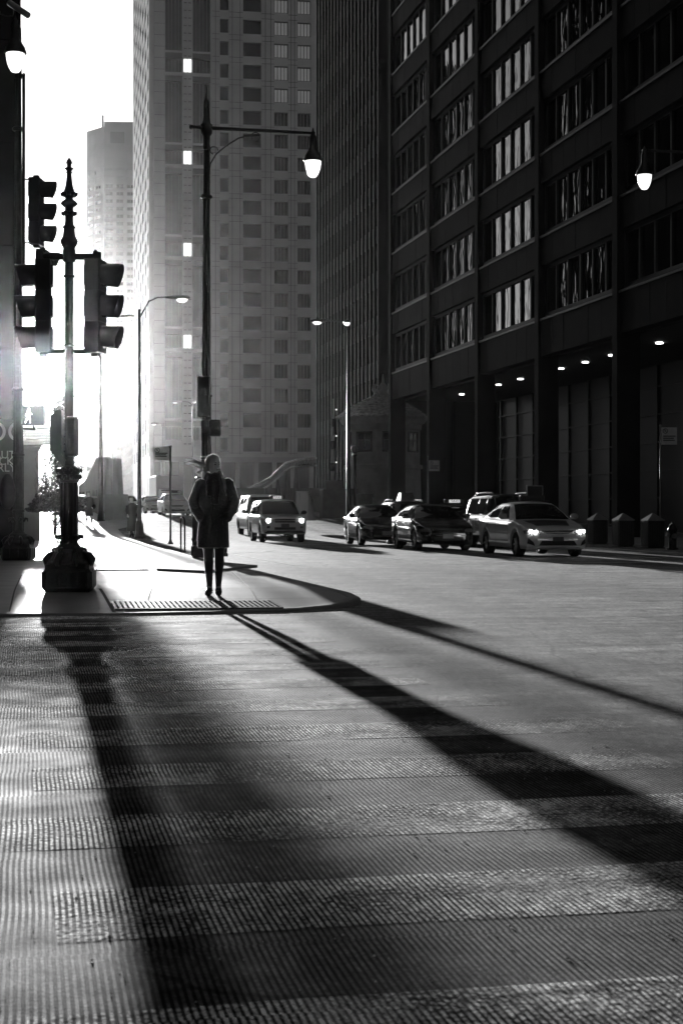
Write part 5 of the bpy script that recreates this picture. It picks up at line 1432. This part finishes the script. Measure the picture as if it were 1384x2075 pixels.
for lab, px, w_, y0 in (('dark cone-shaped conifer in the planter, tallest shrub there', 93, .42, 955), ('shorter conifer in the planter left of the tallest one', 79, .42, 1002)):
    yy = 44.6; c = P(px, 1040, yy); z0 = WZ+1.05; z1 = (HY-y0)/(F/yy)+CH
    s = thing('conifer_shrub', lab, 'shrub', (c.x, c.y, z0), 0, 'conifers in the stone planter')
    b = MB(); b.tube([(0, 0, -.02), (0, 0, z1-z0-.1)], [.03, .008], 6); b.build('stem', mat('bark', .06, .9), s)
    b = MB(); leaf_cloud(b, (0, 0, (z1-z0)/2), (w_, w_, (z1-z0)/2), 1500, .045, True, rnd); b.build('foliage', leafm, s)
s = thing('low_shrub', 'loose leafy ground shrubs and twigs filling the planter', 'shrub', P(105, 1040, 44.4).xy.to_3d()+Vector((0, 0, WZ+1.05)), 0)
b = MB()
for _ in range(9):
    leaf_cloud(b, (rnd.uniform(-.95, .75), rnd.uniform(-.2, .5), rnd.uniform(.08, .3)), (.28, .28, .25), 260, .04, False, rnd)
b.build('foliage', mat('mixed_leaves', .09, .6, 0, .5, 10), s)
b = MB()
for _ in range(60):
    p0 = Vector((rnd.uniform(-.5, .7), rnd.uniform(0, .6), 0)); h_ = rnd.uniform(.5, 1.7)
    pts = [p0, p0+Vector((rnd.uniform(-.06, .06), 0, h_*.5)), p0+Vector((rnd.uniform(-.2, .2), 0, h_))]; b.tube(pts, [.008, .005, .002], 4)
    for _ in range(3):
        m0 = pts[1].lerp(pts[2], rnd.random()); b.tube([m0, m0+Vector((rnd.uniform(-.15, .15), rnd.uniform(-.1, .1), rnd.uniform(.1, .3)))], [.004, .0015], 4)
b.build('twigs', mat('twig', .12, .8), s)
# pillar / small stone house beyond
q = P(66, 1040, 58.0)
t = thing('stone_pillar', 'square stone pylon with moulded cornice between the two left lamp posts', 'pillar', (q.x, q.y, 0), A); sc = F/58
b = MB(); hh = (HY-912)/sc+CH; b.bbox((-.75, -.7, 0), (.22, .7, hh), .02); b.bbox((-.8, -.78, hh), (.30, .78, hh+.12), .02); b.bbox((-.85, -.85, hh+.12), (.37, .85, hh+.26), .03); b.bbox((-.7, -.7, hh+.26), (.2, .7, hh+.42), .03); b.box((-.80, -.78, 0), (.27, -.703, 1.2)); b.build('shaft', mat('pylon_stone', .28, .7, 0, .15, 1.2, .1, 8), t)
# louvred canopy
q = P(50, 868, 52.0)
t = thing('louvred_canopy', 'white slatted canopy hanging below the walk signal', 'canopy', q, 0); sc = F/52
for i in range(7):
    b = MB(); z = -i*5.2/sc; b.obox((.45, 0, z), (.95, .16, .022), Matrix.Rotation(R(25), 3, 'X')); b.build('slat', pstone, t)
b = MB()
for x in (.02, .14, .72, .86): b.obox((x, .06, -.28), (.018, .02, .62))
b.obox((-.5, .1, -.1), (1.0, .06, .06)); b.build('frame', galv, t)
# bare street trees down the left pavement
def bare_tree(label, p, h, spread, seed, leafy=0):
    t = thing('bare_tree', label, 'tree', p, 0, 'bare trees along the left pavement'); rr = random.Random(seed); tb = MB(); cb_ = MB()
    tb.tube([(0, 0, 0), (.03, 0, h*.22), (0, .03, h*.42)], [h*.022, h*.017, h*.013], 8)
    def br(p, d, ln, r, dep):
        q = p+d*ln; m_ = p.lerp(q, .5)+Vector((rr.uniform(-.1, .1), rr.uniform(-.1, .1), rr.uniform(0, .1)))*ln
        cb_.tube([p, m_, q], [r, r*.8, r*.6], 4)
        if dep:
            for _ in range(3 if dep > 1 else 4):
                nd = (d+Vector((rr.uniform(-.8, .8)*spread, rr.uniform(-.8, .8)*spread, rr.uniform(-.15, .5)))).normalized(); br(p.lerp(q, rr.uniform(.5, 1)), nd, ln*rr.uniform(.55, .8), r*.6, dep-1)
    for k in range(7):
        a = rr.uniform(0, 6.28); z = h*(.28+.02*k); br(Vector((0, 0, z)), Vector((math.cos(a)*.6*spread, math.sin(a)*.6*spread, .8)).normalized(), h*.26, h*.010, 4)
    tb.build('trunk', MATS['bark'], t); cb_.build('branches', MATS['twig'], t)
q = P(112, 1040, 72); q.z = gz(q)+WZ; bare_tree('bare twiggy tree behind the capital of the nearest signal post', q, 4.2, 1.0, 5)
q = P(146, 1040, 112); q.z = gz(q)+WZ; bare_tree('far bare tree in the glare right of the nearest signal post', q, 4.6, 1.1, 8)
q = P(129, 1040, 60); q.z = gz(q)+WZ  # evergreen added to cast the broad soft shadow over the crossing
t = thing('shade_evergreen', 'slim upright evergreen added behind the nearest signal post for its soft shadow', 'tree', q, 0)
b = MB(); b.tube([(0, 0, 0), (.02, 0, 2.5), (0, 0, 4.9)], [.09, .07, .02], 8)
for k in range(26):
    a = k*2.4; z = .5+k*.165; b.tube([(0, 0, z), (.22*math.cos(a), .22*math.sin(a), z+.25), (.30*math.cos(a), .30*math.sin(a), z+.7)], [.03, .02, .008], 5)
b.build('trunk', MATS['bark'], t)
b = MB(); rnd2 = random.Random(4)
for z in range(13): leaf_cloud(b, (0, 0, .75+z*.39), (.50+.03*math.sin(z*2.1), .46, .42), 400, .07, False, rnd2)
b.build('foliage', leafm, t)
# elevated walkway frame far left in the glare
q = P(112, 1040, 120); t = thing('steel_gantry', 'thin steel gantry in the glare left of the signal post shaft', 'gantry', (q.x, q.y, gz(q)), 0); sc = F/120
b = MB()
for x in (-.05, .45, 1.2): b.box((x, 0, 0), (x+.08, .08, (HY-920)/sc+CH-gz(q)))
b.build('post', steel, t)
for y in (945, 957):
    b = MB(); b.box((-.1, .09, (HY-y)/sc+CH-gz(q)), (1.4, .2, (HY-y)/sc+CH-gz(q)+.12)); b.build('beam', steel, t)

# loose grit on the roadway
rr = random.Random(9); b = MB()
for _ in range(900):
    Y = 3.4+28*rr.random()**1.5; x = rr.uniform(-.24, .26)*Y; s_ = rr.uniform(.0015, .005)
    if uv_of((x, Y))[0] > 17 and x < 1: continue
    b.add([(x+s_*rr.uniform(.7, 1.3)*math.cos(a), Y+s_*rr.uniform(.7, 1.3)*math.sin(a), .0015) for a in (0, 1.6, 3.1, 4.7)]+[(x, Y, .0015+s_*1.3)], [(0, 1, 4), (1, 2, 4), (2, 3, 4), (3, 0, 4)])
tag(b.build('grit', mat('grit_stone', .45, .5)), kind='stuff')

q = P(428, 1125, 36.6); q.z = WZ  # cabinet added to broaden the lamp post's shadow on the road
t = thing('shade_cabinet', 'dark upright cabinet added behind the woman to widen the lamp post shadow', 'cabinet', q, A)
b = MB(); b.bbox((-.36, -.16, .08), (.36, .16, 1.84), .02); b.box((-.37, -.18, 0), (.37, .18, .079)); b.build('housing', sigm, t)
b = MB(); b.box((-.21, -.172, .2), (.21, -.162, 1.7)); b.build('door', iron2, t)
SKY_STR = .05; SUN_STR = 5.0; HAZE = .00005; HG = .97; EXPO = 1.2; DEN = True
# ---------------------------------------------------------------- light, air, camera
SUNX, SUNY = 92.0, 742.0
saz = math.atan2(SUNX-CX, F); sel = math.atan2(HY-SUNY, math.hypot(F, SUNX-CX))
world = bpy.data.worlds.new('World'); scene.world = world; world.use_nodes = True
nt = world.node_tree; N = nt.nodes; L = nt.links
sky = N.new('ShaderNodeTexSky'); sky.sky_type = 'NISHITA'; sky.sun_disc = False
sky.sun_elevation = sel; sky.sun_rotation = saz; sky.dust_density = 2.5; sky.air_density = 1.0; sky.ozone_density = 1.0
bw = N.new('ShaderNodeRGBToBW'); L.new(sky.outputs['Color'], bw.inputs['Color']); L.new(bw.outputs['Val'], N['Background'].inputs['Color'])
N['Background'].inputs['Strength'].default_value = SKY_STR
sd = bpy.data.lights.new('sun', 'SUN'); sd.energy = SUN_STR; sd.angle = R(.53)
so = bpy.data.objects.new('sun', sd); COL.objects.link(so)
d = Vector((math.sin(saz)*math.cos(sel), math.cos(saz)*math.cos(sel), math.sin(sel)))
so.rotation_euler = d.to_track_quat('Z', 'Y').to_euler()
if HAZE:
    hm = bpy.data.materials.new('haze_air'); hm.use_nodes = True; nt = hm.node_tree
    for n_ in list(nt.nodes):
        if n_.type == 'BSDF_PRINCIPLED': nt.nodes.remove(n_)
    pv = nt.nodes.new('ShaderNodeVolumePrincipled'); pv.inputs['Color'].default_value = (.5, .5, .5, 1)
    pv.inputs['Density'].default_value = HAZE; pv.inputs['Anisotropy'].default_value = HG
    nt.links.new(pv.outputs['Volume'], nt.nodes['Material Output'].inputs['Volume'])
    mb = MB(); mb.box((-400, -60, -1.2), (420, 760, 185)); hz = mb.build('haze', hm); tag(hz, kind='stuff')
cam = bpy.data.cameras.new('camera'); co = bpy.data.objects.new('camera', cam); COL.objects.link(co)
co.location = CAM; co.rotation_euler = (R(90), 0, 0)
cam.sensor_fit = 'VERTICAL'; cam.sensor_height = 36.0; cam.lens = F/2075*36
cam.shift_y = (HY-2075/2)/2075; cam.clip_end = 6000
cam.dof.use_dof = True; cam.dof.focus_distance = 19.3; cam.dof.aperture_fstop = 9.0
scene.camera = co
scene.view_settings.view_transform = 'Standard'; scene.view_settings.look = 'None'
scene.view_settings.exposure = EXPO; scene.view_settings.gamma = 1.0
scene.cycles.use_denoising = DEN
scene.cycles.max_bounces = 6; scene.cycles.volume_bounces = 0; scene.cycles.sample_clamp_indirect = 6
